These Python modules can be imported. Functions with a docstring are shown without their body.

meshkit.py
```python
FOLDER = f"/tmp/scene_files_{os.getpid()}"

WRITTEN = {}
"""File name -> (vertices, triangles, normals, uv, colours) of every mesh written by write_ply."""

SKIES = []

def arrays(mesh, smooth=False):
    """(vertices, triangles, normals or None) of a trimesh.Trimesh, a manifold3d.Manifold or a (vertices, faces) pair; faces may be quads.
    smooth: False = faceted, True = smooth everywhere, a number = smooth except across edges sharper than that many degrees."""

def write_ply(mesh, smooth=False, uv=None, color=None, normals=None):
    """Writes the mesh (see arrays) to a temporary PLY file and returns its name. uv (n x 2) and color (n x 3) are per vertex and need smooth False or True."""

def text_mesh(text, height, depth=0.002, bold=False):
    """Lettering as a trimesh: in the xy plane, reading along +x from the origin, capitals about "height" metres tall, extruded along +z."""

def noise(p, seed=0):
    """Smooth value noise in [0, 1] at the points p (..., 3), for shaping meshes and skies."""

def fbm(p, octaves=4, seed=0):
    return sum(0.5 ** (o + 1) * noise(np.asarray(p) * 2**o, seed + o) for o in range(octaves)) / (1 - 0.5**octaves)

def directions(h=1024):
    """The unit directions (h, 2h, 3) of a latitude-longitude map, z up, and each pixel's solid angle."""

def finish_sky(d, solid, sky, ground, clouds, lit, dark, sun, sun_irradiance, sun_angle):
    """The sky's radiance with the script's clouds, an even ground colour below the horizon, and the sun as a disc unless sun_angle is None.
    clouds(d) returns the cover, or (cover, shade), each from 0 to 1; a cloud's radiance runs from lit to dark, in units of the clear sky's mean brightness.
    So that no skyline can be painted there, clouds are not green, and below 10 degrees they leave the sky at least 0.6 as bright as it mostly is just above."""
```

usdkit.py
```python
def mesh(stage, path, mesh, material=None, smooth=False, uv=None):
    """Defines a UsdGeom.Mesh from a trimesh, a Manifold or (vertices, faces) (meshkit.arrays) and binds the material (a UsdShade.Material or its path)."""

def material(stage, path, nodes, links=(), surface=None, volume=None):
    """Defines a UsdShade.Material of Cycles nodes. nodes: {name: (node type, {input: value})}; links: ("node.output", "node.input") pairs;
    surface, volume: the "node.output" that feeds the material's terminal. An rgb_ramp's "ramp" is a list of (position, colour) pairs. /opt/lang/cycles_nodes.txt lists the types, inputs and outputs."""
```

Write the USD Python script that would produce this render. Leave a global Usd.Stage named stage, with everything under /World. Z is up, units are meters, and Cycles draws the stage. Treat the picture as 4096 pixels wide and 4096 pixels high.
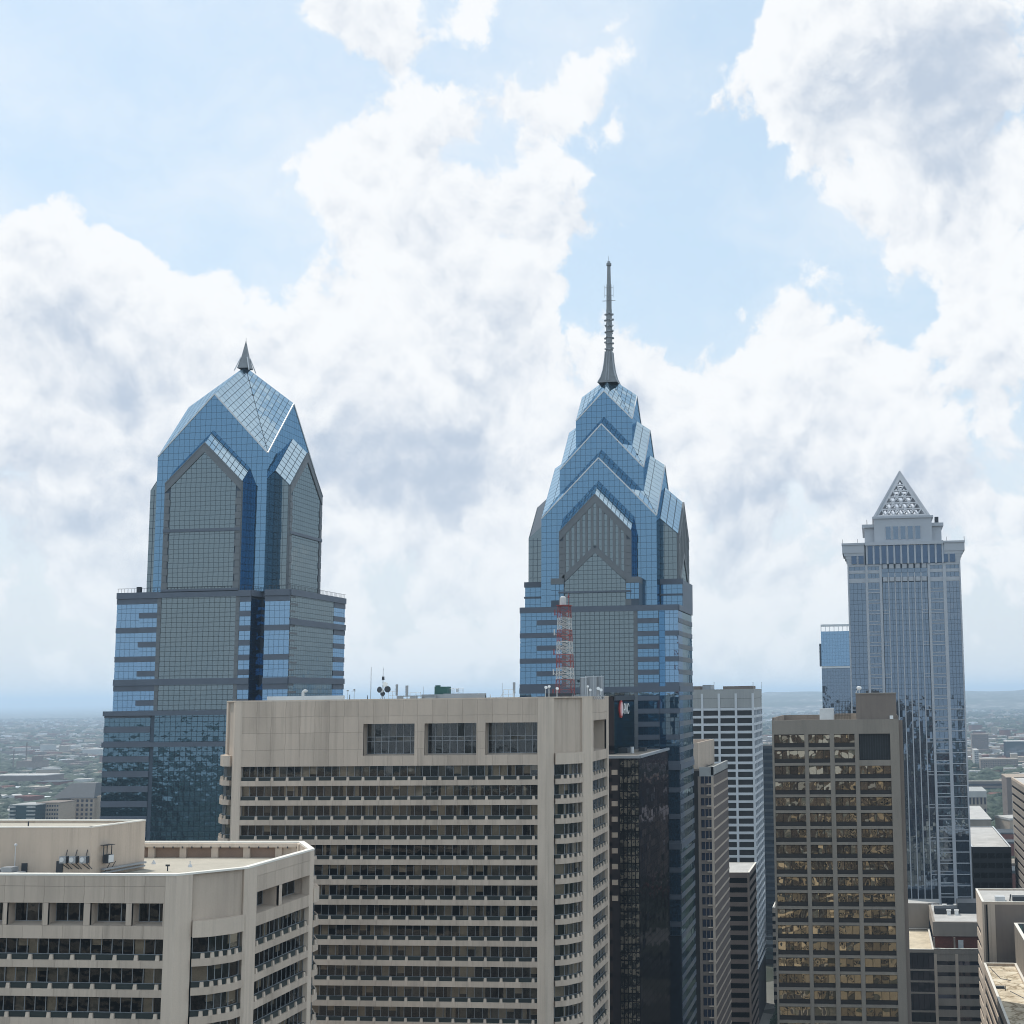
import math, random, bisect
import numpy as np
import trimesh
import meshkit, usdkit
from shapely.geometry import Polygon, box as sbox
from pxr import Usd, UsdGeom, UsdShade, UsdLux, Gf, Sdf, Vt

stage = Usd.Stage.CreateInMemory()
UsdGeom.SetStageUpAxis(stage, UsdGeom.Tokens.z)
UsdGeom.Xform.Define(stage, '/World')
UsdGeom.Scope.Define(stage, '/World/Looks')
rng = random.Random(11)

# ---------------------------------------------------------------- camera: a tower deck 150 m above the street, x = right, y = down the street
F, HY, VX, PX, RHO, EYE = 5500., 2776., 3500., 2812., .013, np.array([0, 0, 150.])
th = math.atan((HY - 2048) / F)
yaw = math.atan((VX - PX) / math.hypot(F, HY - 2048))
c_f = np.array([-math.sin(yaw) * math.cos(th), math.cos(yaw) * math.cos(th), math.sin(th)])
_h = np.array([math.cos(yaw), math.sin(yaw), 0])
_u = np.cross(_h, c_f)
c_r = _h * math.cos(RHO) - _u * math.sin(RHO)
c_u = _h * math.sin(RHO) + _u * math.cos(RHO)
cam = UsdGeom.Camera.Define(stage, '/World/camera')
AP = 36.0
cam.CreateHorizontalApertureAttr(AP)
cam.CreateVerticalApertureAttr(AP)
cam.CreateFocalLengthAttr(F * AP / 4096)
cam.CreateHorizontalApertureOffsetAttr((2048 - PX) / 4096 * AP)
cam.CreateVerticalApertureOffsetAttr(0.0)
cam.CreateClippingRangeAttr(Gf.Vec2f(.5, 200000))
cam.CreateExposureAttr(EXPOSURE := 0.55)
m = Gf.Matrix4d(1)
for i, v in enumerate((c_r, c_u, -c_f)):
    m.SetRow(i, Gf.Vec4d(*map(float, v), 0))
m.SetRow(3, Gf.Vec4d(*map(float, EYE), 1))
cam.AddTransformOp().Set(m)


def ray(px, py):
    return c_f + c_r * (px - PX) / F + c_u * (2048 - py) / F


def at(px, py, Y):
    """the point at distance Y down the street that the photograph shows at (px, py)"""
    d = ray(px, py)
    return EYE + d * (Y / d[1])


def proj(p):
    d = np.asarray(p, float) - EYE
    z = d @ c_f
    return PX + F * (d @ c_r) / z, 2048 - F * (d @ c_u) / z


# ---------------------------------------------------------------- sky and sun
SUN_DIR = np.array([-.80, .60, 0]) / math.hypot(.80, .60)
SUN_EL = math.radians(60)
SUN_ROT = math.atan2(SUN_DIR[0], SUN_DIR[1])
SUN = np.array([SUN_DIR[0] * math.cos(SUN_EL), SUN_DIR[1] * math.cos(SUN_EL), math.sin(SUN_EL)])
sun = UsdLux.DistantLight.Define(stage, '/World/sun')
sun.CreateIntensityAttr(.60)
sun.CreateAngleAttr(.5)
sun.CreateNormalizeAttr(True)
sun.CreateColorAttr(Gf.Vec3f(1, .95, .87))
zx = SUN
xx = np.cross([0, 0, 1], zx); xx /= np.linalg.norm(xx)
yx = np.cross(zx, xx)
m = Gf.Matrix4d(1)
for i, v in enumerate((xx, yx, zx)):
    m.SetRow(i, Gf.Vec4d(*map(float, v), 0))
sun.AddTransformOp().Set(m)


def sky_material():
    N, L = {}, []
    cnt = [0]

    def node(kind, inputs=None, **links):
        cnt[0] += 1
        n = f'n{cnt[0]}'
        N[n] = (kind, inputs or {})
        for k, v in links.items():
            L.append((v, f'{n}.{k}'))
        return n

    def val(x):
        return isinstance(x, (int, float))

    def mth(t, a, b=None, c=None, clamp=False):
        inp, lk = {'math_type': t, 'use_clamp': clamp}, {}
        for k, v in (('value1', a), ('value2', b), ('value3', c)):
            if v is None:
                continue
            if val(v):
                inp[k] = float(v)
            else:
                lk[k] = v
        return node('math', inp, **lk) + '.value'
    tc = node('texture_coordinate') + '.generated'
    sky = node('sky_texture', dict(sky_type='single_scattering', sun_disc=False, sun_elevation=SUN_EL, sun_rotation=SUN_ROT, altitude=150., air_density=1.0, aerosol_density=2.2, ozone_density=1.0)) + '.color'
    sep = node('separate_xyz', vector=tc)
    X, Y, Zc = sep + '.x', sep + '.y', sep + '.z'
    # a domain warp makes every cloud edge ragged
    warp = node('noise_texture', dict(dimensions='3D', scale=7.0, detail=5.0, roughness=.6), vector=tc) + '.color'
    wv = node('vector_math', dict(math_type='subtract', vector2=(.5, .5, .5)), vector1=warp) + '.vector'
    ws = node('vector_math', dict(math_type='scale', scale=.10), vector1=wv) + '.vector'
    tw = node('vector_math', dict(math_type='add'), vector1=tc, vector2=ws) + '.vector'
    sw = node('separate_xyz', vector=tw)
    AZ = mth('arctan2', sw + '.x', sw + '.y')
    EL = mth('arcsine', sw + '.z')

    def blob(px, py, rx, ry, w, acc):
        k = 4096 / 1932
        d = ray(px * k, py * k)
        d = d / np.linalg.norm(d)
        az, el = math.atan2(d[0], d[1]), math.asin(d[2])
        a = mth('multiply_add', AZ, F / (rx * k), -az * F / (rx * k))
        b = mth('multiply_add', EL, F / (ry * k), -el * F / (ry * k))
        q = mth('multiply', a, a)
        q = mth('multiply_add', b, b, q)
        e = mth('exponent', mth('multiply', q, -1.0))
        return mth('multiply_add', e, w, acc)

    def fbm(vec, scale, detail, rough, dist=0.0):
        return node('noise_texture', dict(dimensions='3D', scale=scale, detail=detail, roughness=rough, distortion=dist), vector=vec) + '.fac'

    def puff(vec, scale):
        v = node('voronoi_texture', dict(dimensions='3D', feature='f1', scale=scale, detail=2.0, roughness=.55, lacunarity=2.2), vector=vec) + '.distance'
        return v
    big = fbm(tc, 3.2, 3.0, .5)
    acc = mth('multiply_add', big, 1.1, -.49)
    for c in COVER:
        acc = blob(*c, acc)
    ov = node('vector_math', dict(math_type='dot_product', vector2=(.29, .41, .865)), vector1=tc) + '.value'      # unseen bright cloud added overhead for the roof facets to mirror
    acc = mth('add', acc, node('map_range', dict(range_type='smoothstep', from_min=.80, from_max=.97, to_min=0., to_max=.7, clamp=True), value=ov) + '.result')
    tw2 = node('vector_math', dict(math_type='scale', scale=.6), vector1=ws) + '.vector'
    tp = node('vector_math', dict(math_type='add'), vector1=tc, vector2=tw2) + '.vector'

    def detail_at(vec):
        p = mth('multiply_add', puff(vec, 11.0), -1.15, .55)
        return mth('multiply_add', fbm(vec, 12.0, 9.0, .68), 2.1, mth('add', p, -1.05))
    det = detail_at(tp)
    dens = mth('add', acc, det)
    off = node('vector_math', dict(math_type='add', vector2=tuple(float(x) for x in (SUN * .013))), vector1=tp) + '.vector'
    det2 = detail_at(off)
    rim = mth('subtract', det, det2)
    cover = node('map_range', dict(range_type='smoothstep', from_min=-.14, from_max=.13, to_min=0., to_max=1., clamp=True), value=dens) + '.result'
    # near the horizon the clouds melt into the summer haze
    low = node('map_range', dict(range_type='smoothstep', from_min=.0, from_max=.16, to_min=.45, to_max=1., clamp=True), value=Zc) + '.result'
    cover = mth('multiply', cover, low)
    # thick cloud is grey underneath, thin rims are bright
    sacc = mth('multiply_add', fbm(tp, 5.5, 5.0, .55), 1.5, -.75)
    for c in SHADE:
        sacc = blob(*c, sacc)
    thick = node('map_range', dict(range_type='smoothstep', from_min=.15, from_max=1.3, to_min=0., to_max=.35, clamp=True), value=dens) + '.result'
    sh = mth('add', mth('add', sacc, thick), mth('multiply', rim, -1.4))
    sh = node('map_range', dict(range_type='smoothstep', from_min=-.28, from_max=1.5, to_min=0., to_max=1., clamp=True), value=sh) + '.result'
    cloud = node('mix', dict(color1=CLOUD_LIT, color2=CLOUD_DARK), fac=sh) + '.color'
    veil = node('map_range', dict(range_type='smoothstep', from_min=-.02, from_max=.42, to_min=VEIL[0], to_max=VEIL[1], clamp=True), value=Zc) + '.result'
    vcol = node('mix', dict(color1=VEIL_LOW, color2=VEIL_COLOR), fac=node('map_range', dict(range_type='smoothstep', from_min=.0, from_max=.34, to_min=0., to_max=1., clamp=True), value=Zc) + '.result') + '.color'
    base = node('mix', {}, fac=veil, color1=sky, color2=vcol) + '.color'
    # thin ice veils and shreds drift through the blue between the heaps
    st = node('mapping', dict(scale=(2.6, 2.6, 5.2), rotation=(.3, .2, .7)), vector=tw) + '.vector'
    thin = node('map_range', dict(range_type='smoothstep', from_min=.40, from_max=.82, to_min=0., to_max=.62, clamp=True), value=fbm(st, 1.6, 7.0, .62)) + '.result'
    base = node('mix', dict(color2=CLOUD_LIT), fac=thin, color1=base) + '.color'
    col = node('mix', {}, fac=cover, color1=base, color2=cloud) + '.color'
    bg = node('background_shader', dict(strength=SKY_STRENGTH), color=col)
    return usdkit.material(stage, '/World/Looks/sky', N, L, surface=bg + '.background')


SKY_STRENGTH = .10
CLOUD_LIT, CLOUD_DARK = (6.55, 6.7, 6.85), (3.7, 4.3, 5.15)
VEIL, VEIL_COLOR, VEIL_LOW = (.95, .72), (4.5, 5.75, 6.8), (5.2, 5.7, 6.1)
# where the photograph has cloud (+) and gaps of blue (-), as directions: photo x, y, half sizes, weight; elsewhere the noise decides, but for one added overhead cloud
COVER = [(880, 290, 240, 150, .75), (1010, 190, 110, 90, .45), (560, 240, 130, 80, .42), (700, 400, 170, 90, .30), (900, 520, 200, 170, .60), (700, 560, 180, 130, .50), (1190, 440, 90, 55, .42), (1270, 370, 40, 28, .3),
         (1650, 160, 300, 200, .80), (1830, 330, 220, 130, .60), (20, 430, 170, 150, .60), (200, 560, 190, 120, .55), (380, 700, 260, 150, .60), (60, 760, 260, 220, .55), (880, 800, 380, 200, .55),
         (1500, 660, 260, 110, .55), (1720, 790, 250, 130, .55), (1880, 560, 120, 160, .45), (690, 50, 90, 70, .35), (1250, 760, 200, 150, .35), (60, 40, 120, 40, .2), (300, 900, 420, 240, .62), (1000, 900, 480, 260, .62), (1700, 960, 360, 240, .70), (250, 1180, 500, 140, .55), (1300, 1160, 600, 140, .55), (1560, 150, 200, 190, .65), (1640, 260, 260, 200, .45), (1840, 420, 200, 120, .4), (640, 640, 260, 120, .35), (480, 330, 120, 60, .3),
         (230, 200, 210, 190, -.60), (370, 430, 130, 130, -.45), (540, 500, 60, 90, -.35), (1210, 170, 110, 180, -.60), (1060, 110, 60, 60, .25), (430, 250, 70, 40, .35), (390, 320, 60, 40, .35), (560, 20, 220, 50, .35), (1360, 480, 130, 120, -.45), (1240, 570, 110, 50, -.30), (1690, 590, 70, 50, -.3), (900, 60, 150, 60, -.45), (450, 90, 110, 120, -.4), (1340, 330, 90, 90, -.3)]
SHADE = [(1790, 190, 210, 140, .6), (800, 880, 300, 90, .75), (150, 1020, 220, 90, .3), (1380, 900, 140, 80, .3), (1650, 960, 300, 70, .25), (200, 640, 190, 60, .45), (60, 1000, 170, 90, .5), (1720, 900, 250, 90, .5), (1380, 1000, 230, 110, .4), (560, 640, 120, 60, .25), (900, 380, 130, 70, .2), (800, 1080, 300, 60, .35), (1850, 700, 110, 60, .4)]
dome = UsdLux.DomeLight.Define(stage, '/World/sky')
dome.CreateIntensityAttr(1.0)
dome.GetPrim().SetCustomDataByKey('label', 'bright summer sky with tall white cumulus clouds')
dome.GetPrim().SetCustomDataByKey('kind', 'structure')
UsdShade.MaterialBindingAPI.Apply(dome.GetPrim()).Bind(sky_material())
# ---------------------------------------------------------------- mesh and prim helpers
class MB:
    """collects polygons for one mesh"""

    def __init__(self):
        self.v, self.f = [], []

    def poly(self, pts, flip=False):
        n = len(self.v)
        self.v.extend(tuple(map(float, p)) for p in pts)
        idx = list(range(n, n + len(pts)))
        self.f.append(idx[::-1] if flip else idx)
        return self

    def prism(self, front, back):
        """front and back: matching rings, front seen counter-clockwise from outside"""
        n, k = len(self.v), len(front)
        self.v.extend(tuple(map(float, p)) for p in front)
        self.v.extend(tuple(map(float, p)) for p in back)
        self.f.append(list(range(n, n + k)))
        self.f.append(list(range(n + 2 * k - 1, n + k - 1, -1)))
        for i in range(k):
            j = (i + 1) % k
            self.f.append([n + j, n + i, n + k + i, n + k + j])
        return self

    def box(self, x0, x1, y0, y1, z0, z1):
        return self.prism([(x0, y0, z0), (x1, y0, z0), (x1, y0, z1), (x0, y0, z1)], [(x0, y1, z0), (x1, y1, z0), (x1, y1, z1), (x0, y1, z1)])

    def tm(self, m):
        n = len(self.v)
        self.v.extend(map(tuple, m.vertices))
        self.f.extend([n + int(a), n + int(b), n + int(c)] for a, b, c in m.faces)
        return self

    def bar(self, a, b, r, sides=6, r1=None):
        a, b = np.asarray(a, float), np.asarray(b, float)
        d = b - a
        d /= np.linalg.norm(d)
        s = np.cross(d, [0, 0, 1.] if abs(d[2]) < .9 else [1., 0, 0])
        s /= np.linalg.norm(s)
        t = np.cross(d, s)
        r1 = r if r1 is None else r1
        R = [math.cos(2 * math.pi * i / sides) * s + math.sin(2 * math.pi * i / sides) * t for i in range(sides)]
        return self.prism([b + q * r1 for q in R], [a + q * r for q in R])

    def cyl(self, x, y, z0, z1, r, sides=16, r1=None):
        return self.bar((x, y, z0), (x, y, z1), r, sides, r1)

    def merge(self, o):
        n = len(self.v)
        self.v.extend(o.v)
        self.f.extend([n + i for i in f] for f in o.f)
        return self


COUNT = {}


def numbered(parent, name):
    k = COUNT.get((parent, name), -1) + 1
    COUNT[(parent, name)] = k
    return f'{parent}/{name}' + (f'_{k:03d}' if k else '')


def write(path, mb, mat, origin=(0, 0, 0)):
    g = UsdGeom.Mesh.Define(stage, path)
    v = np.asarray(mb.v, np.float32) - np.asarray(origin, np.float32)
    g.CreatePointsAttr(Vt.Vec3fArray.FromNumpy(np.ascontiguousarray(v, np.float32)))
    g.CreateFaceVertexCountsAttr(Vt.IntArray([len(f) for f in mb.f]))
    g.CreateFaceVertexIndicesAttr(Vt.IntArray([i for f in mb.f for i in f]))
    g.CreateSubdivisionSchemeAttr('none')
    UsdShade.MaterialBindingAPI.Apply(g.GetPrim()).Bind(MAT[mat])
    return g.GetPrim()


def tags(p, **kw):
    for k, v in kw.items():
        if v:
            p.SetCustomDataByKey(k, v)
    return p


class Wall:
    """a vertical plane seen from outside: u runs to the right, w outwards"""

    def __init__(self, p0, p1):
        self.o = np.array([p0[0], p0[1]], float)
        d = np.array([p1[0] - p0[0], p1[1] - p0[1]], float)
        self.len = float(np.hypot(*d))
        self.d = d / self.len
        self.n = np.array([self.d[1], -self.d[0]])

    def pt(self, u, z, w=0.):
        q = self.o + self.d * u + self.n * w
        return (q[0], q[1], z)

    def box(self, mb, u0, u1, z0, z1, w0, w1):
        P = self.pt
        return mb.prism([P(u0, z0, w1), P(u1, z0, w1), P(u1, z1, w1), P(u0, z1, w1)], [P(u0, z0, w0), P(u1, z0, w0), P(u1, z1, w0), P(u0, z1, w0)])

    def slab(self, mb, ring, w0, w1):
        """ring: (u, z) polygon counter-clockwise"""
        return mb.prism([self.pt(u, z, w1) for u, z in ring], [self.pt(u, z, w0) for u, z in ring])

    def quadbar(self, mb, a, b, t, w0, w1):
        """a straight strip of width t from (u,z) a to b, proud of the wall"""
        a, b = np.asarray(a, float), np.asarray(b, float)
        d = (b - a) / np.linalg.norm(b - a)
        s = np.array([-d[1], d[0]]) * t / 2
        return self.slab(mb, [a - s, b - s, b + s, a + s], w0, w1)


class Thing:
    LIMIT = 290

    def __init__(self, name, label, category, origin, group=None):
        self.path = numbered('/World', name)
        x = UsdGeom.Xform.Define(stage, self.path)
        self.o = np.asarray(origin, float)
        x.AddTranslateOp().Set(Gf.Vec3d(*map(float, origin)))
        tags(x.GetPrim(), label=label, category=category, group=group)
        self.pool = {}

    def part(self, name, mb, mat, parent=None, label=None, kind=None):
        if not mb.f:
            return None
        p = write(numbered(parent or self.path, name), mb, mat, self.o)
        tags(p, label=label, kind=kind)
        return str(p.GetPath())

    def many(self, name, mb, mat, rest=None, size=None):
        """one of many alike pieces: the largest ones in the photograph become parts of their own, the others are joined"""
        c = np.mean(mb.v, 0)
        x, y = proj(c)
        inside = -40 < x < 4136 and -40 < y < 4136
        v = np.array([proj(p) for p in mb.v[:max(3, len(mb.f[0]))]])
        a = abs(np.sum(v[:, 0] * np.roll(v[:, 1], -1) - v[:, 1] * np.roll(v[:, 0], -1))) / 2
        self.pool.setdefault(name, []).append((a if inside else -1, mb, mat, rest))

    def close(self, limits={}):
        for name, items in self.pool.items():
            order = sorted(range(len(items)), key=lambda i: -items[i][0])
            keep = {i for i in order[:limits.get(name, self.LIMIT)] if items[i][0] > 0}
            rest = {}
            for i, (a, mb, mat, r) in enumerate(items):
                if i in keep:
                    self.part(name, mb, mat)
                else:
                    rest.setdefault((r or 'other_' + name + 's', mat), MB()).merge(mb)
            for (r, mat), mb in rest.items():
                self.part(r, mb, mat, kind='stuff')
        self.pool = {}


def single(name, mb, mat, label, category, group=None, kind=None):
    return tags(write(numbered('/World', name), mb, mat), label=label, category=category, group=group, kind=kind)


def panes(T, W, us, zs, mat, gap=.12, w=0., depth=.10, clip=None, tilt=.004, name='pane', rest='glazing'):
    """a grid of glass panes with dark joints between them, cut to the polygon clip; each pane sits a little askew as real ones do"""
    mats = mat if isinstance(mat, (list, tuple)) else [mat]
    g = gap / 2
    for i in range(len(us) - 1):
        for j in range(len(zs) - 1):
            r = [(us[i] + g, zs[j] + g), (us[i + 1] - g, zs[j] + g), (us[i + 1] - g, zs[j + 1] - g), (us[i] + g, zs[j + 1] - g)]
            if clip is not None:
                q = Polygon(r).intersection(clip)
                if q.is_empty or q.area < .08 or q.geom_type != 'Polygon':
                    continue
                r = list(q.exterior.coords)[:-1]
                if not q.exterior.is_ccw:
                    r = r[::-1]
            a, b = rng.gauss(0, tilt), rng.gauss(0, tilt)
            uc, zc = np.mean(r, 0)
            mb = MB().prism([W.pt(u, z, w + a * (u - uc) + b * (z - zc)) for u, z in r], [W.pt(u, z, w - depth) for u, z in r])
            T.many(name, mb, rng.choice(mats), rest)


def steps(a, b, n):
    return list(np.linspace(a, b, n + 1))


def facet(T, A, B, C, n, m, mat, gap=.14, lift=.06, tilt=.004):
    """glass panes on the sloping triangle A (gable tip), B (eave corner), C (peak), laid parallel to its edges"""
    A, B, C = (np.asarray(p, float) for p in (A, B, C))
    e1, e2 = B - A, C - A
    nrm = np.cross(e1, e2)
    nrm /= np.linalg.norm(nrm)
    if nrm[2] < 0:
        nrm = -nrm
    tri = Polygon([(0, 0), (1, 0), (0, 1)]).buffer(-.006)
    gs, gt = gap / np.linalg.norm(e1) / 2, gap / np.linalg.norm(e2) / 2
    for i in range(n):
        for j in range(m):
            q = sbox(i / n + gs, j / m + gt, (i + 1) / n - gs, (j + 1) / m - gt).intersection(tri)
            if q.is_empty or q.area < 2e-4 or q.geom_type != 'Polygon':
                continue
            r = list(q.exterior.coords)[:-1]
            P = [A + e1 * s + e2 * t for s, t in r]
            if np.dot(np.cross(P[1] - P[0], P[2] - P[0]), nrm) < 0:
                P = P[::-1]
            c = np.mean(P, 0)
            ax = np.array([rng.gauss(0, tilt), rng.gauss(0, tilt), 0])
            mb = MB().prism([p + nrm * (lift + ax @ (p - c)) for p in P], [p - nrm * .05 for p in P])
            T.many('roof_pane', mb, mat, 'roof_glazing')


# ---------------------------------------------------------------- materials
MAT = {}


def mat(name, nodes, links, surface):
    MAT[name] = usdkit.material(stage, '/World/Looks/' + name, nodes, links, surface=surface)


def solid(name, col, rough=.8, var=.12, scale=.35, spec=.3, streak=0., fine=6.0, bump=0., metal=0.):
    """a matt surface with broad and fine mottling; streak: dark runs down a wall"""
    c = np.array(col)
    n = {'g': ('geometry', {}), 'mp': ('mapping', {'scale': (scale, scale, scale * (.25 if streak else 1))}), 'n': ('noise_texture', {'scale': 1.0, 'detail': 5.0, 'roughness': .6}),
         'nf': ('noise_texture', {'scale': fine, 'detail': 3.0, 'roughness': .6}), 'r': ('rgb_ramp', {'ramp': [(.25, tuple(c * (1 - var - streak))), (.5, tuple(c)), (.75, tuple(np.minimum(c * (1 + var), 1)))]}),
         'rf': ('rgb_ramp', {'ramp': [(.3, (1 - var * .6,) * 3), (.7, (1, 1, 1))]}), 'm': ('mix', {'mix_type': 'multiply', 'fac': 1.0}),
         'p': ('principled_bsdf', {'roughness': rough, 'specular_ior_level': spec, 'metallic': metal})}
    l = [('g.position', 'mp.vector'), ('mp.vector', 'n.vector'), ('g.position', 'nf.vector'), ('n.fac', 'r.fac'), ('nf.fac', 'rf.fac'), ('r.color', 'm.color1'), ('rf.color', 'm.color2'), ('m.color', 'p.base_color')]
    if streak:                                     # rain runs: long dark streaks down the wall, stronger in places
        n.update({'ms': ('mapping', {'scale': (1.1, 1.1, .035)}), 'ns': ('noise_texture', {'scale': 1.0, 'detail': 5.0, 'roughness': .7}), 'nb': ('noise_texture', {'scale': .06, 'detail': 2.0}),
                  'rs': ('rgb_ramp', {'ramp': [(.30, (1 - 3.2 * streak,) * 3), (.52, (1, 1, 1))]}), 'rb': ('rgb_ramp', {'ramp': [(.35, (.25,) * 3), (.65, (1, 1, 1))]}), 'm2': ('mix', {'mix_type': 'multiply'})})
        l = [q for q in l if q[1] != 'p.base_color'] + [('g.position', 'ms.vector'), ('ms.vector', 'ns.vector'), ('g.position', 'nb.vector'), ('ns.fac', 'rs.fac'), ('nb.fac', 'rb.fac'), ('rb.color', 'm2.fac'), ('m.color', 'm2.color1'), ('rs.color', 'm2.color2'), ('m2.color', 'p.base_color')]
    if bump:
        n['b'] = ('bump', {'strength': bump, 'distance': .05})
        l += [('nf.fac', 'b.height'), ('b.normal', 'p.normal')]
    mat(name, n, l, 'p.BSDF')


def glass(name, inner, tint, fac=.55, wave=.02, scale=.35, rough=.01, detail=2.0):
    """coated facade glass: a tinted mirror over a dark interior, its surface faintly wavy"""
    mat(name, {'g': ('geometry', {}), 'n': ('noise_texture', {'scale': scale, 'detail': detail}), 'b': ('bump', {'strength': wave, 'distance': 1.0}),
               'd': ('diffuse_bsdf', {'color': inner}), 'gl': ('glossy_bsdf', {'color': tint, 'roughness': rough}), 'lw': ('fresnel', {'IOR': 1.5}),
               'f': ('math', {'math_type': 'multiply_add', 'value2': 1 - fac, 'value3': fac, 'use_clamp': True}), 'm': ('mix_closure', {})},
        [('g.position', 'n.vector'), ('n.fac', 'b.height'), ('b.normal', 'gl.normal'), ('lw.fac', 'f.value1'), ('f.value', 'm.fac'), ('d.BSDF', 'm.closure1'), ('gl.BSDF', 'm.closure2')], 'm.closure')


def clear_glass(name, tint=(.55, .6, .6), wave=.01):
    """window glass one can look through, dark tinted, with a mirror sheen"""
    mat(name, {'g': ('geometry', {}), 'n': ('noise_texture', {'scale': .5, 'detail': 2.0}), 'b': ('bump', {'strength': wave, 'distance': 1.0}),
               't': ('transparent_bsdf', {'color': tint}), 'gl': ('glossy_bsdf', {'color': (.85, .9, .92), 'roughness': .01}), 'lw': ('fresnel', {'IOR': 1.6}),
               'f': ('math', {'math_type': 'multiply_add', 'value2': .75, 'value3': .025, 'use_clamp': True}), 'm': ('mix_closure', {})},
        [('g.position', 'n.vector'), ('n.fac', 'b.height'), ('b.normal', 'gl.normal'), ('lw.fac', 'f.value1'), ('f.value', 'm.fac'), ('t.BSDF', 'm.closure1'), ('gl.BSDF', 'm.closure2')], 'm.closure')


for _k, _f in (('', 1.), ('_darker', .94), ('_paler', 1.05)):
    solid('beige_concrete' + _k, (.50 * _f, .412 * _f, .332 * _f), .85, .10, .15, streak=.09, bump=.1)
solid('beige_concrete_light', (.57, .475, .385), .85, .09, .15, streak=.08, bump=.1)
solid('roof_gravel', (.40, .37, .31), .95, .12, .3, fine=1.5)
solid('coping_white', (.72, .69, .62), .6, .06)
solid('dark_metal', (.035, .042, .05), .5, .1)
solid('blue_metal', (.06, .085, .115), .45, .1)
solid('grey_metal', (.30, .32, .34), .45, .1, metal=.3)
solid('light_metal', (.55, .57, .58), .4, .08, metal=.2)
solid('white_paint', (.78, .78, .76), .5, .05)
solid('red_paint', (.42, .035, .03), .5, .1)
solid('brown_screen', (.23, .16, .12), .8, .1)
solid('grey_granite', (.145, .16, .172), .6, .1, .2)
solid('blue_granite', (.10, .122, .155), .5, .1, .2)
solid('pale_stone', (.40, .42, .45), .6, .06, .1)
solid('concrete_grey', (.245, .215, .18), .9, .10, .2, streak=.06, bump=.1)
solid('concrete_brown', (.20, .165, .14), .9, .09, .2, streak=.05)
solid('brown_wall', (.15, .12, .105), .9, .1, .2)
solid('stone_white', (.56, .58, .60), .8, .06, .1)
solid('dark_panel', (.02, .024, .026), .35, .2, .3)
solid('dark_sill', (.022, .030, .029), .4, .2, .3)
solid('blind', (.42, .35, .265), .9, .25, .35)
solid('blind_dark', (.17, .15, .12), .9, .25, .35)
solid('interior', (.025, .024, .024), .9, .4, .45)
solid('red_brick', (.13, .045, .032), .9, .15, .3)
solid('green_box', (.03, .10, .09), .5, .1)
solid('slate', (.045, .055, .065), .7, .15, .3)
solid('tan_brick', (.33, .27, .21), .9, .1, .2)
solid('limestone', (.50, .43, .32), .9, .12, .15, streak=.05)
solid('asphalt', (.05, .05, .052), .9, .15, .2)
solid('pavement', (.30, .29, .27), .9, .1, .3)
solid('road_paint', (.75, .74, .68), .7, .1)
solid('leaf', (.028, .050, .026), .8, .35, .5)
solid('bark', (.09, .07, .05), .9, .2, 1.)
solid('stained_roof', (.60, .52, .39), .95, .26, .16, fine=.8)
solid('blue_paint', (.03, .12, .42), .5, .1)
glass('blue_glass', (.012, .04, .07), (.22, .38, .545), .60, .018)
glass('sky_glass', (.02, .05, .08), (.30, .47, .66), .60, .014)
glass('roof_glass', (.03, .06, .08), (.52, .68, .80), .72, .010)
glass('lagoon_glass', (.010, .026, .036), (.20, .31, .39), .5, .05, .5)
solid('spire_metal', (.21, .225, .235), .5, .15, .5)
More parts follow.
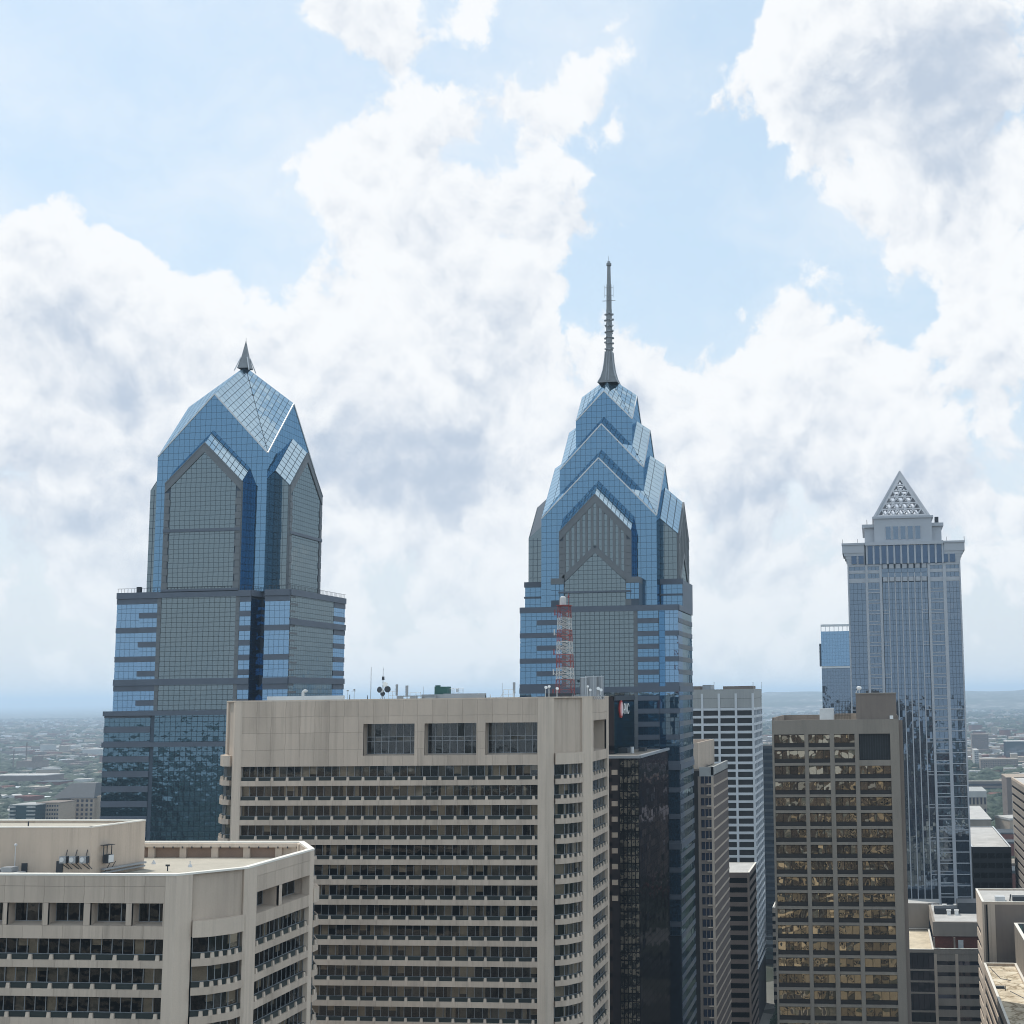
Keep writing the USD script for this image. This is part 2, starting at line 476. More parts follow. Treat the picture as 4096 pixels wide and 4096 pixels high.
solid('concrete_taupe', (.27, .235, .20), .9, .08, .2, streak=.05)
glass('deep_glass', (.008, .03, .06), (.16, .34, .56), .5, .012)
glass('grey_glass', (.014, .024, .030), (.28, .345, .375), .55, .018, .3)
glass('slate_glass', (.02, .03, .042), (.28, .36, .46), .5, .018, .4)
glass('teal_glass', (.008, .02, .026), (.10, .19, .24), .5, .03, .3)
glass('black_glass', (.008, .008, .01), (.13, .125, .145), .4, .03, .2)
glass('smoke_glass', (.02, .018, .016), (.34, .32, .28), .45, .045, .45)
glass('bronze_glass', (.016, .014, .012), (.72, .62, .47), .46, .20, .30, detail=.6)
glass('bronze_glass_dark', (.016, .014, .012), (.50, .42, .31), .36, .26, .34, detail=.8)
solid('brown_sill', (.024, .021, .019), .4, .2, .3)
clear_glass('office_glass', (.80, .79, .76))
solid('concrete_pale', (.33, .335, .325), .85, .07, .15, streak=.04)
solid('pink_sign', (.72, .42, .42), .5, .1)
glass('navy_glass', (.006, .009, .02), (.30, .32, .42), .30, .03, .3)
glass('mirror_glass', (.02, .02, .02), (.50, .52, .48), .6, .10, .35)
solid('roof_pale', (.44, .43, .41), .9, .2, .12, fine=.8)
solid('black_metal', (.022, .026, .032), .5, .15, .2)
solid('leaf_light', (.038, .058, .035), .8, .35, .05)
solid('leaf_dark', (.018, .036, .02), .8, .35, .05)
solid('car_dark', (.02, .022, .03), .3, .1)
solid('car_red', (.30, .02, .02), .3, .1)
mat('far_ground', {'g': ('geometry', {}), 'v': ('voronoi_texture', {'scale': .022, 'feature': 'f1'}), 'n': ('noise_texture', {'scale': .0016, 'detail': 8.0, 'roughness': .65}),
                   'r': ('rgb_ramp', {'ramp': [(.40, (.075, .075, .072)), (.47, (.05, .058, .045)), (.53, (.026, .045, .022)), (.70, (.02, .037, .018))]}),
                   'vr': ('rgb_ramp', {'ramp': [(0, (.05, .055, .045)), (.55, (.10, .10, .09)), (.8, (.19, .18, .165)), (.95, (.40, .39, .37))]}), 'sp': ('separate_xyz', {}),
                   'f': ('map_range', {'from_min': .40, 'from_max': .60, 'to_min': .75, 'to_max': .12, 'clamp': True}), 'm': ('mix', {}), 'p': ('principled_bsdf', {'roughness': .95, 'specular_ior_level': .1})},
    [('g.position', 'v.vector'), ('g.position', 'n.vector'), ('n.fac', 'r.fac'), ('v.color', 'sp.vector'), ('sp.x', 'vr.fac'), ('n.fac', 'f.value'), ('f.result', 'm.fac'), ('r.color', 'm.color1'), ('vr.color', 'm.color2'), ('m.color', 'p.base_color')], 'p.BSDF')
HAZE = 8e-5
glass('night_glass', (.012, .02, .035), (.16, .23, .34), .45, .02, .4)

mat('cracked_roof', {'g': ('geometry', {}), 'n': ('noise_texture', {'scale': .25, 'detail': 6.0, 'roughness': .65}), 'n2': ('noise_texture', {'scale': .9, 'detail': 4.0}), 'sc': ('vector_math', {'math_type': 'scale', 'scale': 3.0}), 'ad': ('vector_math', {'math_type': 'add'}),
                     'v': ('voronoi_texture', {'scale': .17, 'feature': 'distance_to_edge'}), 'r': ('rgb_ramp', {'ramp': [(.25, (.36, .30, .22)), (.45, (.55, .47, .35)), (.6, (.66, .60, .48)), (.75, (.70, .66, .57))]}),
                     'c': ('rgb_ramp', {'ramp': [(0, (.45, .42, .38)), (.035, (.62, .58, .52)), (.06, (1, 1, 1))]}), 'm': ('mix', {'mix_type': 'multiply', 'fac': 1.0}), 'p': ('principled_bsdf', {'roughness': .95, 'specular_ior_level': .1})},
    [('g.position', 'n.vector'), ('g.position', 'n2.vector'), ('n2.color', 'sc.vector1'), ('g.position', 'ad.vector1'), ('sc.vector', 'ad.vector2'), ('ad.vector', 'v.vector'), ('n.fac', 'r.fac'), ('v.distance', 'c.fac'), ('r.color', 'm.color1'), ('c.color', 'm.color2'), ('m.color', 'p.base_color')], 'p.BSDF')
solid('faded_red', (.27, .05, .045), .6, .2, .8)
solid('faded_white', (.52, .52, .51), .6, .15, .8)
# ---------------------------------------------------------------- the two beige concrete towers in front
BEIGE = ['beige_concrete', 'beige_concrete', 'beige_concrete_darker', 'beige_concrete_paler']


def atz(px, py, z):
    d = ray(px, py)
    return EYE + d * ((z - 150) / d[2])


def band(mb, pts, t, z0, z1, off=0.):
    """a mitred strip of thickness t behind the plan polyline pts (outside on its right)"""
    P = [np.array(p, float) for p in pts]

    def shifted(k):
        out = []
        for i, p in enumerate(P):
            ns = []
            for a, b in ((i - 1, i), (i, i + 1)):
                if a >= 0 and b < len(P):
                    d = (P[b] - P[a]) / np.linalg.norm(P[b] - P[a])
                    ns.append(np.array([d[1], -d[0]]))
            n = sum(ns) / len(ns)
            n = n / (n @ ns[0]) if len(ns) > 1 else n
            out.append(p + n * k)
        return out
    O, I = shifted(off), shifted(off - t)
    for i in range(len(P) - 1):
        a, b, c, d = O[i], O[i + 1], I[i], I[i + 1]
        mb.prism([(*a, z0), (*b, z0), (*b, z1), (*a, z1)], [(*c, z0), (*d, z0), (*d, z1), (*c, z1)])
    return mb


def offset_pts(pts, k):
    mb = MB()
    band(mb, pts, 1e-3, 0, 1, k)
    out = [mb.v[0][:2]]
    for i in range(len(pts) - 1):
        out.append(mb.v[i * 8 + 1][:2])
    return out


def ribbons(T, pts, floors, post_at, n_pane, ends=(0, 0), visible=True):
    """storeys of recessed ribbon glass over a dark sill panel and little concrete posts, between solid spandrels.
    floors: (bottom of opening, top of opening) pairs; post_at: u positions per segment; n_pane: panes per segment"""
    gp = offset_pts(pts, -.75)
    sp = offset_pts(pts, -.30)
    for k in range(len(pts) - 1):
        Wo, Wg, Ws = Wall(pts[k], pts[k + 1]), Wall(gp[k], gp[k + 1]), Wall(sp[k], sp[k + 1])
        for z0, z1 in floors:
            us = steps(0, Wg.len, n_pane[k])
            zs = z0 + .66
            if visible:
                for i in range(len(us) - 1):
                    a, b = rng.gauss(0, .004), rng.gauss(0, .004)
                    r = [(us[i] + .035, zs + .05), (us[i + 1] - .035, zs + .05), (us[i + 1] - .035, z1 - .04), (us[i] + .035, z1 - .04)]
                    uc, zc = np.mean(r, 0)
                    T.many('pane', MB().poly([Wg.pt(u, z, a * (u - uc) + b * (z - zc)) for u, z in r]), 'office_glass', 'glazing')
                    # curtains and blinds hang at random behind the glass
                    q = rng.random()
                    if q < T.drawn:
                        u0, u1 = us[i] + .03, us[i + 1] - .03
                        if q > .36:
                            if rng.random() < .5:
                                u0 += (u1 - u0) * rng.uniform(.3, .75)
                            else:
                                u1 -= (u1 - u0) * rng.uniform(.3, .75)
                        zb = zs if q > .12 else zs + (z1 - zs) * rng.uniform(.2, .7)
                        Wg.box(T.blinds.setdefault(rng.choice(['blind', 'blind', 'blind_dark']), MB()), u0, u1, zb, z1, -.34, -.30)
                mu = T.mull
                for i in range(len(us)):
                    Wg.box(mu, us[i] - .035, us[i] + .035, zs, z1, -.04, .05)
                Wg.box(mu, .04, Wg.len - .04, zs - .05, zs + .05, -.035, .06)
            Wg.box(T.inner, 0, Wg.len, z0, z1, -2.6, -2.4)
            mbp = MB()
            Ws.box(mbp, 0, Ws.len, z0 - .02, zs, -.40, .0)
            T.many('sill_panel', mbp, 'dark_sill', 'other_sill_panels')
            for u in post_at[k]:
                mbp = MB()
                hw = .27
                P = Wo.pt
                mbp.prism([P(u - hw, z0 - .01, -.03), P(u + hw, z0 - .01, -.03), P(u + hw * .8, z0 + .66, -.10), P(u - hw * .8, z0 + .66, -.10)],
                          [P(u - hw, z0 - .01, -.42), P(u + hw, z0 - .01, -.42), P(u + hw * .8, z0 + .66, -.42), P(u - hw * .8, z0 + .66, -.42)])
                T.many('stub_post', mbp, 'beige_concrete_light', 'other_stub_posts')


def spandrel_rows(T, pts, floors, per, base_off=0.):
    """solid spandrel slabs under each opening, cut into precast panels about per metres long"""
    for k in range(len(pts) - 1):
        pass
    for (z0, z1), (y0, y1) in zip(floors, floors[1:]):
        lo, hi = y1, z0               # from the top of the storey below to the bottom of this opening
        if len(pts) == 2:
            W = Wall(*pts)
            us = steps(0, W.len, max(1, round(W.len / per)))
            for i in range(len(us) - 1):
                mb = MB()
                W.box(mb, us[i] + .012, us[i + 1] - .012, lo, hi, -1.0, 0)
                T.many('spandrel_panel', mb, rng.choice(BEIGE), 'other_spandrel_panels')
        else:
            mb = MB()
            band(mb, pts, 1.1, lo, hi)
            T.many('bay_spandrel', mb, 'beige_concrete', 'other_bay_spandrels')
        bk = T.inner
        band(bk, offset_pts(pts, -1.02 if len(pts) == 2 else -1.12), 1.7, lo + .1, hi - .1)


def panelled(T, W, u0, u1, z0, z1, nu, zs, holes=(), mat='beige_concrete', thick=.35):
    """a wall of precast panels with open joints, leaving out the holes (u0, u1, z0, z1)"""
    us = steps(u0, u1, nu) if isinstance(nu, int) else nu
    hs = None
    for h in holes:
        b = sbox(h[0], h[2], h[1], h[3])
        hs = b if hs is None else hs.union(b)
    for i in range(len(us) - 1):
        for j in range(len(zs) - 1):
            r = sbox(us[i] + .015, zs[j] + .015, us[i + 1] - .015, zs[j + 1] - .015)
            if hs is not None:
                r = r.difference(hs)
            for g in getattr(r, 'geoms', [r]):
                if g.is_empty or g.area < .02:
                    continue
                if len(g.exterior.coords) - 1 > 4:      # L-shaped rest: split at the hole's level
                    x0, y0, x1, y1 = g.bounds
                    cuts = sorted({c for h in holes for c in (h[0], h[1]) if x0 < c < x1})
                    e = [x0] + cuts + [x1]
                    gs = [g.intersection(sbox(e[q], y0, e[q + 1], y1)) for q in range(len(e) - 1)]
                else:
                    gs = [g]
                for gg in gs:
                    for g2 in getattr(gg, 'geoms', [gg]):
                        if g2.is_empty or g2.area < .02:
                            continue
                        x0, y0, x1, y1 = g2.bounds
                        mb = MB()
                        W.box(mb, x0, x1, y0, y1, -thick, rng.uniform(0, .012))
                        T.many('wall_panel', mb, rng.choice(BEIGE) if mat == 'beige_concrete' else mat, 'other_wall_panels')


def recess(T, W, u0, u1, z0, z1, d, cols, rows, gmat='office_glass', sill='beige_concrete', mullion=True):
    """a deep opening: reveals, sloping sill and a gridded window at the back"""
    rv = MB()
    P = W.pt
    rv.poly([P(u0, z0, -.02), P(u0, z0, -d), P(u0, z1, -d), P(u0, z1, -.02)], True)
    rv.poly([P(u1, z0, -.02), P(u1, z0, -d), P(u1, z1, -d), P(u1, z1, -.02)])
    rv.poly([P(u0, z1, -.02), P(u1, z1, -.02), P(u1, z1, -d), P(u0, z1, -d)], True)
    rv.poly([P(u0, z0, -.02), P(u1, z0, -.02), P(u1, z0 + .25, -d), P(u0, z0 + .25, -d)])
    w = T.part('window', rv, sill)
    us, zs = steps(u0, u1, cols), [z0 + .25 + (z1 - z0 - .25) * q for q in rows]
    fr = MB()
    for i, u in enumerate(us):
        W.box(fr, u - .05, u + .05, z0 + .2, z1, -d - .02, -d + .10)
    for j, z in enumerate(zs):
        W.box(fr, u0 + .06, u1 - .06, z - .05, z + .05, -d - .015, -d + .08)
    T.part('frame', fr, 'grey_metal', parent=w)
    for i in range(cols):
        for j in range(len(zs) - 1):
            a, b = rng.gauss(0, .005), rng.gauss(0, .005)
            r = [(us[i] + .05, zs[j] + .05), (us[i + 1] - .05, zs[j] + .05), (us[i + 1] - .05, zs[j + 1] - .05), (us[i] + .05, zs[j + 1] - .05)]
            uc, zc = np.mean(r, 0)
            T.part('pane', MB().poly([W.pt(u, z, -d + .03 + a * (u - uc) + b * (z - zc)) for u, z in r]), gmat, parent=w)
            if rng.random() < .35 and j > 0:
                W.box(T.blinds.setdefault('blind_dark', MB()), us[i] + .04, us[i + 1] - .04, zs[j], zs[j + 1], -d - .5, -d - .45)
    W.box(T.inner, u0, u1, z0, z1, -d - 2.2, -d - 2.0)


def bay_pts(P1, P2, s0, s1, d=1.44, k=1.9):
    P1, P2 = np.array(P1, float), np.array(P2, float)
    c = (P2 - P1) / np.linalg.norm(P2 - P1)
    n = np.array([c[1], -c[0]])
    return [tuple(P1 + c * s0 + n * .4), tuple(P1 + c * (s0 + k) + n * d), tuple(P1 + c * (s1 - k) + n * d), tuple(P1 + c * s1 + n * .4)]


def beige_tower(label, xl, xf, y0, depth, ztop, zcrown, z_first, pitch, open_h, nvis, post_step, crown_rows, crown_nu, crown_holes, side_holes, hole_cfg, zc_side, drawn=.62, ch=(6.7, 10.0, 10.0), s1o=2.4, pws=1.5):
    """plan: front from xl to xf at y0, all four corners cut by a 6.7 x 10 m chamfer that carries a bay"""
    cx, cy, cyb = ch
    T = Thing('office_tower', label, 'office tower', ((xl + xf) / 2, y0, 0), )
    T.mull, T.inner, T.blinds, T.drawn = MB(), MB(), {}, drawn
    y1 = y0 + cy
    y2 = y1 + depth
    y3 = y2 + cyb
    xr, xo = xf + cx, xl - cx
    floors = []
    z = z_first
    while z > 3:
        floors.append((z - open_h, z))
        z -= pitch
    nv = nvis
    # ---- front
    pw = 1.5
    front = [(xl + pw, y0), (xf - pw, y0)]
    L = front[1][0] - front[0][0]
    npost = int(L / post_step)
    start = L - .8 - post_step * npost
    posts = [start + i * post_step for i in range(npost + 1) if start + i * post_step > .3]
    npan = round(L / (post_step / 2))
    fl = floors[:nv + 1]
    ribbons(T, front, fl[:-1], [posts], [npan])
    spandrel_rows(T, front, fl, post_step)
    # ---- right-hand side
    side = [(xr, y1 + pws), (xr, y2 - pw)]
    Ls = depth - pw - pws
    n2 = round(Ls / (post_step * .98))
    ribbons(T, side, fl[:-1], [[.8 + i * (Ls - 1.6) / n2 for i in range(n2 + 1)]], [2 * n2])
    spandrel_rows(T, side, fl, post_step)
    # ---- corner bays: front right, front left, back right
    c1 = ((xf, y0), (xr, y1))
    c2 = ((xo, y1), (xl, y0))
    c3 = ((xr, y2), (xf, y3))
    for (a, b), kind in ((c1, 0), (c2, 1), (c3, 1)):
        chl = math.dist(a, b)
        s1 = s1o if kind == 0 else 2.4
        bp = bay_pts(a, b, 2.2, chl - s1)
        seg = [math.dist(bp[i], bp[i + 1]) for i in range(3)]
        ribbons(T, bp, fl[:-1], [[seg[0] * .62], [.5, seg[1] * .5, seg[1] - .5], [seg[2] * .4]], [1, 3, 1])
        spandrel_rows(T, bp, fl, post_step)
        mb = MB()
        band(mb, bp, 1.1, z_first, z_first + 2.1)
        T.part('bay_parapet', mb, 'beige_concrete_light')
        mb = MB()
        q = offset_pts(bp, -1.05)
        W = Wall(a, b)
        mb.prism([(*q[0], z_first + 1.9), (*q[1], z_first + 1.9), (*q[2], z_first + 1.9), (*q[3], z_first + 1.9)][::1],
                 [(*q[0], z_first), (*q[1], z_first), (*q[2], z_first), (*q[3], z_first)])
        T.part('bay_roof', mb, 'beige_concrete')
        # the set-back crown wall above the bay
        W = Wall(a, b)
        mb = MB()
        W.box(mb, 2.25, chl - s1 - .05, z_first, ztop - .25, -.9, -.35)
        T.part('crown_wall', mb, 'beige_concrete')
    # ---- piers: each a straight part and a return along the chamfer, full height
    def pier(a, b, t=1.2):
        mb = MB()
        band(mb, [a, b[0], b[1]] if isinstance(b, tuple) and isinstance(b[0], tuple) else [a, b], t, 0, ztop - .25)
        T.part('pier', mb, 'beige_concrete_light')

    def along(P, Q, s):
        P, Q = np.array(P, float), np.array(Q, float)
        return tuple(P + (Q - P) / np.linalg.norm(Q - P) * s)
    pier((xf - pw, y0), ((xf, y0), along(*c1, 2.2)))
    chl = math.hypot(cx, cy)
    pier(along(*c1, chl - s1o), ((xr, y1), (xr, y1 + pws)))
    pier(along(*c2, chl - 2.2), ((xl, y0), (xl + pw, y0)))
    pier((xo, y1 + pw), ((xo, y1), along(*c2, 2.2)))
    pier((xr, y2 - pw), ((xr, y2), along(*c3, 2.2)))
    pier(along(*c3, math.dist(*c3) - 2.4), ((xf, y3), (xf - pw, y3)))
    # ---- crown
    Wf = Wall((xl + pw, y0), (xf - pw, y0))
    holes = [(a - xl - pw, b - xl - pw, *zcrown) for a, b in crown_holes]
    panelled(T, Wf, 0, Wf.len, z_first, ztop - .25, crown_nu, crown_rows, holes)
    for h in holes:
        recess(T, Wf, *h, hole_cfg[2], hole_cfg[0], hole_cfg[1])
    Wr = Wall((xr, y1 + pws), (xr, y2 - pw))
    sh = [(a - y1 - pws, b - y1 - pws, *zc_side) for a, b in side_holes]
    panelled(T, Wr, 0, Wr.len, z_first, ztop - .25, max(3, round(Wr.len / 3.05)), crown_rows, sh)
    for h in sh:
        recess(T, Wr, *h, hole_cfg[2] + .6, 4, hole_cfg[1])
    # ---- hidden sides, the storeys below the picture and the core
    low = floors[nv][1]
    mb = MB()
    ring = [(xl, y0), (xf, y0), (xr, y1), (xr, y2), (xf, y3), (xl, y3), (xo, y2), (xo, y1)]
    cxm, cym = (xl + xf) / 2, (y0 + y3) / 2

    def shrink(r, k):
        return [(x + (k if x < cxm else -k), y + (k if y < cym else -k)) for x, y in r]
    inner = shrink(ring, 5.0)
    mb.prism([(x, y, ztop - 4) for x, y in inner], [(x, y, 0) for x, y in inner])
    T.part('core', mb, 'interior')
    mb = MB()
    lr = shrink(ring, .5)
    mb.prism([(x, y, low - .05) for x, y in lr], [(x, y, 0) for x, y in lr])
    T.part('lower_storeys', mb, 'beige_concrete')
    mb = MB()
    for a, b in (((xl, y3), (xo, y2)), ((xo, y2), (xo, y1)), ((xf, y3), (xl, y3))):
        W = Wall(a, b)
        z = z_first
        W.box(mb, 0, W.len, z_first, ztop - .25, -1, 0)
        for z0, z1 in floors[:nv]:
            W.box(mb, 0, W.len, z0 - (pitch - open_h), z0, -1, 0)
    T.part('rear_spandrels', mb, 'beige_concrete')
    mb = MB()
    for a, b in (((xl, y3), (xo, y2)), ((xo, y2), (xo, y1)), ((xf, y3), (xl, y3))):
        W = Wall(a, b)
        W.box(mb, 0, W.len, low, z_first, -1.6, -1.1)
    T.part('rear_glazing', mb, 'smoke_glass')
    return T, ring, shrink


def finish_tower(T):
    T.part('mullions', T.mull, 'grey_metal', kind='stuff')
    T.part('interior', T.inner, 'interior')
    for k, mb in T.blinds.items():
        T.part('blinds', mb, k, kind='stuff')
    T.close()


# west tower: the wide one in the middle of the picture
TB, ringB, shrinkB = beige_tower('wide beige concrete office tower with ribbon windows, antennas on its roof', -124.6, -62.6, 258., 18., 149.85, (139.05, 145.1), 137.1, 3.70, 2.70, 18, 3.05,
                                 [137.1, 140.3, 143.5, 146.6, 149.6], 20, [(-98.5, -88.3), (-86.3, -76.1), (-74.3, -64.2)], [(270.3, 283.2)], (7, [0, .42, .56, 1], 2.2), (139.05, 145.1))
mb = MB()
band(mb, ringB + [ringB[0]], 1.0, 149.6, 149.86, .03)
TB.part('coping', mb, 'beige_concrete_light')
q = shrinkB(ringB, .95)
TB.part('roof_deck', MB().prism([(x, y, 149.2) for x, y in q], [(x, y, 148.8) for x, y in q]), 'roof_gravel')
finish_tower(TB)

# east tower: the near one at the lower left, its roof and penthouse seen from above
TA, ringA, shrinkA = beige_tower('nearer beige concrete tower with a flat roof and penthouse at lower left', -145.0, -91.4, 174., 22.3, 127.6, (121.0, 123.85), 119.3, 3.65, 2.70, 6, 2.95,
                                 [119.3, 121.0, 123.85, 126.0, 127.35], 18, [(-120.6, -115.5), (-114.9, -109.9), (-109.1, -104.1), (-103.2, -98.2), (-97.4, -93.1)], [(184.6, 191.7), (192.7, 202.5)], (3, [0, 1], 1.9), (121.0, 123.85), drawn=.22, ch=(6.2, 7.6, 10.6), s1o=.5, pws=2.9)
mb = MB()
band(mb, ringA + [ringA[0]], .9, 127.35, 127.6, .03)
TA.part('coping', mb, 'coping_white')
q = shrinkA(ringA, .6)
TA.part('roof_deck', MB().prism([(x, y, 125.1) for x, y in q], [(x, y, 124.6) for x, y in q]), 'roof_gravel')
# inside of the far parapet: a rail, brown screens and little posts
Wi = Wall((-145.0, 213.6), (-91.6, 213.6))
mb = MB()
for i in range(11):
    u = Wi.len - 3.4 - i * 5.35
    Wi.box(mb, u - .55, u + .55, 125.1, 126.75, -.1, .45)
    m2 = MB()
    Wi.box(m2, u - 4.75, u - .60, 125.15, 126.7, -.1, .12)
    TA.part('roof_screen', m2, 'brown_screen')
TA.part('parapet_posts', mb, 'beige_concrete', kind='stuff')
mb = MB()
Wi.box(mb, 0, Wi.len, 126.75, 127.3, -.1, .6)
TA.part('parapet_rail', mb, 'beige_concrete_light')
mb = MB()
for i in range(34):
    Wi.box(mb, i * 1.6 + .3, i * 1.6 + .42, 126.6, 126.9, .45, .75)
TA.part('parapet_brackets', mb, 'dark_metal', kind='stuff')
# penthouse on the roof
e0 = atz(484.5, 3491, 125.1)[:2]
e1 = atz(575, 3475, 125.1)[:2]
dv = (e1 - e0) / np.linalg.norm(e1 - e0)
zt = at(577, 3278, e1[1])[2]
c0 = e1 - dv * ((e1[1] - at(372, 3309, 190)[1]) / dv[1])
for yy in np.linspace(184, 206, 60):          # the near corner of the wall: where the ray through the photo's corner meets it
    p = e1 + dv * ((yy - e1[1]) / dv[1])
    x, y = proj((p[0], p[1], zt))
    if x < 374:
        c0 = p
ring = [tuple(c0), tuple(e1), (e1[0] - 30, e1[1] + 1.0), (c0[0] - 45, c0[1] + 7), (c0[0] - 45, c0[1])]
print('penthouse', c0, e1, zt)
mb = MB()
band(mb, ring + [ring[0]], .5, 125.1, zt - .18)
TA.part('penthouse_wall', mb, 'beige_concrete')
mb = MB()
band(mb, ring + [ring[0]], .6, zt - .18, zt, .04)
TA.part('penthouse_coping', mb, 'coping_white')
cen = np.mean(ring, 0)
q = offset_pts(ring + [ring[0]], -.45)[:-1]
TA.part('penthouse_roof', MB().prism([(*p, zt - .5) for p in q], [(*p, zt - .9) for p in q]), 'roof_gravel')
finish_tower(TA)
PENT = (np.array(c0), np.array(e1), float(zt))
# ---------------------------------------------------------------- the two blue glass skyscrapers with gabled crowns
SIDES = [((-1, -1), (1, -1)), ((1, -1), (1, 1)), ((1, 1), (-1, 1)), ((-1, 1), (-1, -1))]     # front, right, back, left


def star_core(T, cx, cy, a, H, E, C, z0, m='blue_metal', shift=0.):
    a2, dz = a - .09, .10
    mb = MB()
    for (p, q) in SIDES:
        A, B = (cx + p[0] * a2, cy + p[1] * a2), (cx + q[0] * a2, cy + q[1] * a2)
        M = ((A[0] + B[0]) / 2, (A[1] + B[1]) / 2)
        mb.poly([(*A, z0), (*B, z0), (*B, E - dz), (*M, H - dz), (*A, E - dz)])
        mb.poly([(*A, E - dz), (*M, H - dz), (cx + shift, cy, C - dz)])
        mb.poly([(*M, H - dz), (*B, E - dz), (cx + shift, cy, C - dz)])
    mb.poly([(cx - a2, cy - a2, z0), (cx - a2, cy + a2, z0), (cx + a2, cy + a2, z0), (cx + a2, cy - a2, z0)])
    T.part('crown_core', mb, m)


def star_tier(T, cx, cy, a, H, E, C, z0, gl, roof, cell=(1.45, 1.75), n=8, m=6, trim='light_metal', shift=0.):
    star_core(T, cx, cy, a, H, E, C, z0, shift=shift)
    for k in (0, 1):
        p, q = SIDES[k]
        W = Wall((cx + p[0] * a, cy + p[1] * a), (cx + q[0] * a, cy + q[1] * a))
        clip = Polygon([(0, z0), (2 * a, z0), (2 * a, E - .2), (a, H - .25), (0, E - .2)])
        nu = max(2, round(2 * a / cell[0]))
        panes(T, W, steps(0, 2 * a, nu), list(np.arange(z0, H + cell[1], cell[1])), gl, gap=.07, clip=clip, rest='blue_glazing')
        mb = MB()
        W.quadbar(mb, (0, E - .12), (a, H - .12), .34, -.2, .14)
        W.quadbar(mb, (a, H - .12), (2 * a, E - .12), .34, -.2, .15)
        T.part('gable_trim', mb, trim)
    mb = MB()                                   # the gable on the left-hand side, one sheet of panes seen edge on
    WL = Wall((cx - a, cy + a), (cx - a, cy - a))
    WL.slab(mb, [(0, z0), (2 * a, z0), (2 * a, E), (a, H), (0, E)], -.05, .02)
    T.part('side_face', mb, gl)
    P, Fp, R = (cx + shift, cy, C), (cx, cy - a, H), (cx + a, cy, H)
    for tip, cor in ((Fp, (cx + a, cy - a, E)), (Fp, (cx - a, cy - a, E)), (R, (cx + a, cy - a, E)), ((cx - a, cy, H), (cx - a, cy - a, E))):
        facet(T, tip, cor, P, n, m, roof)


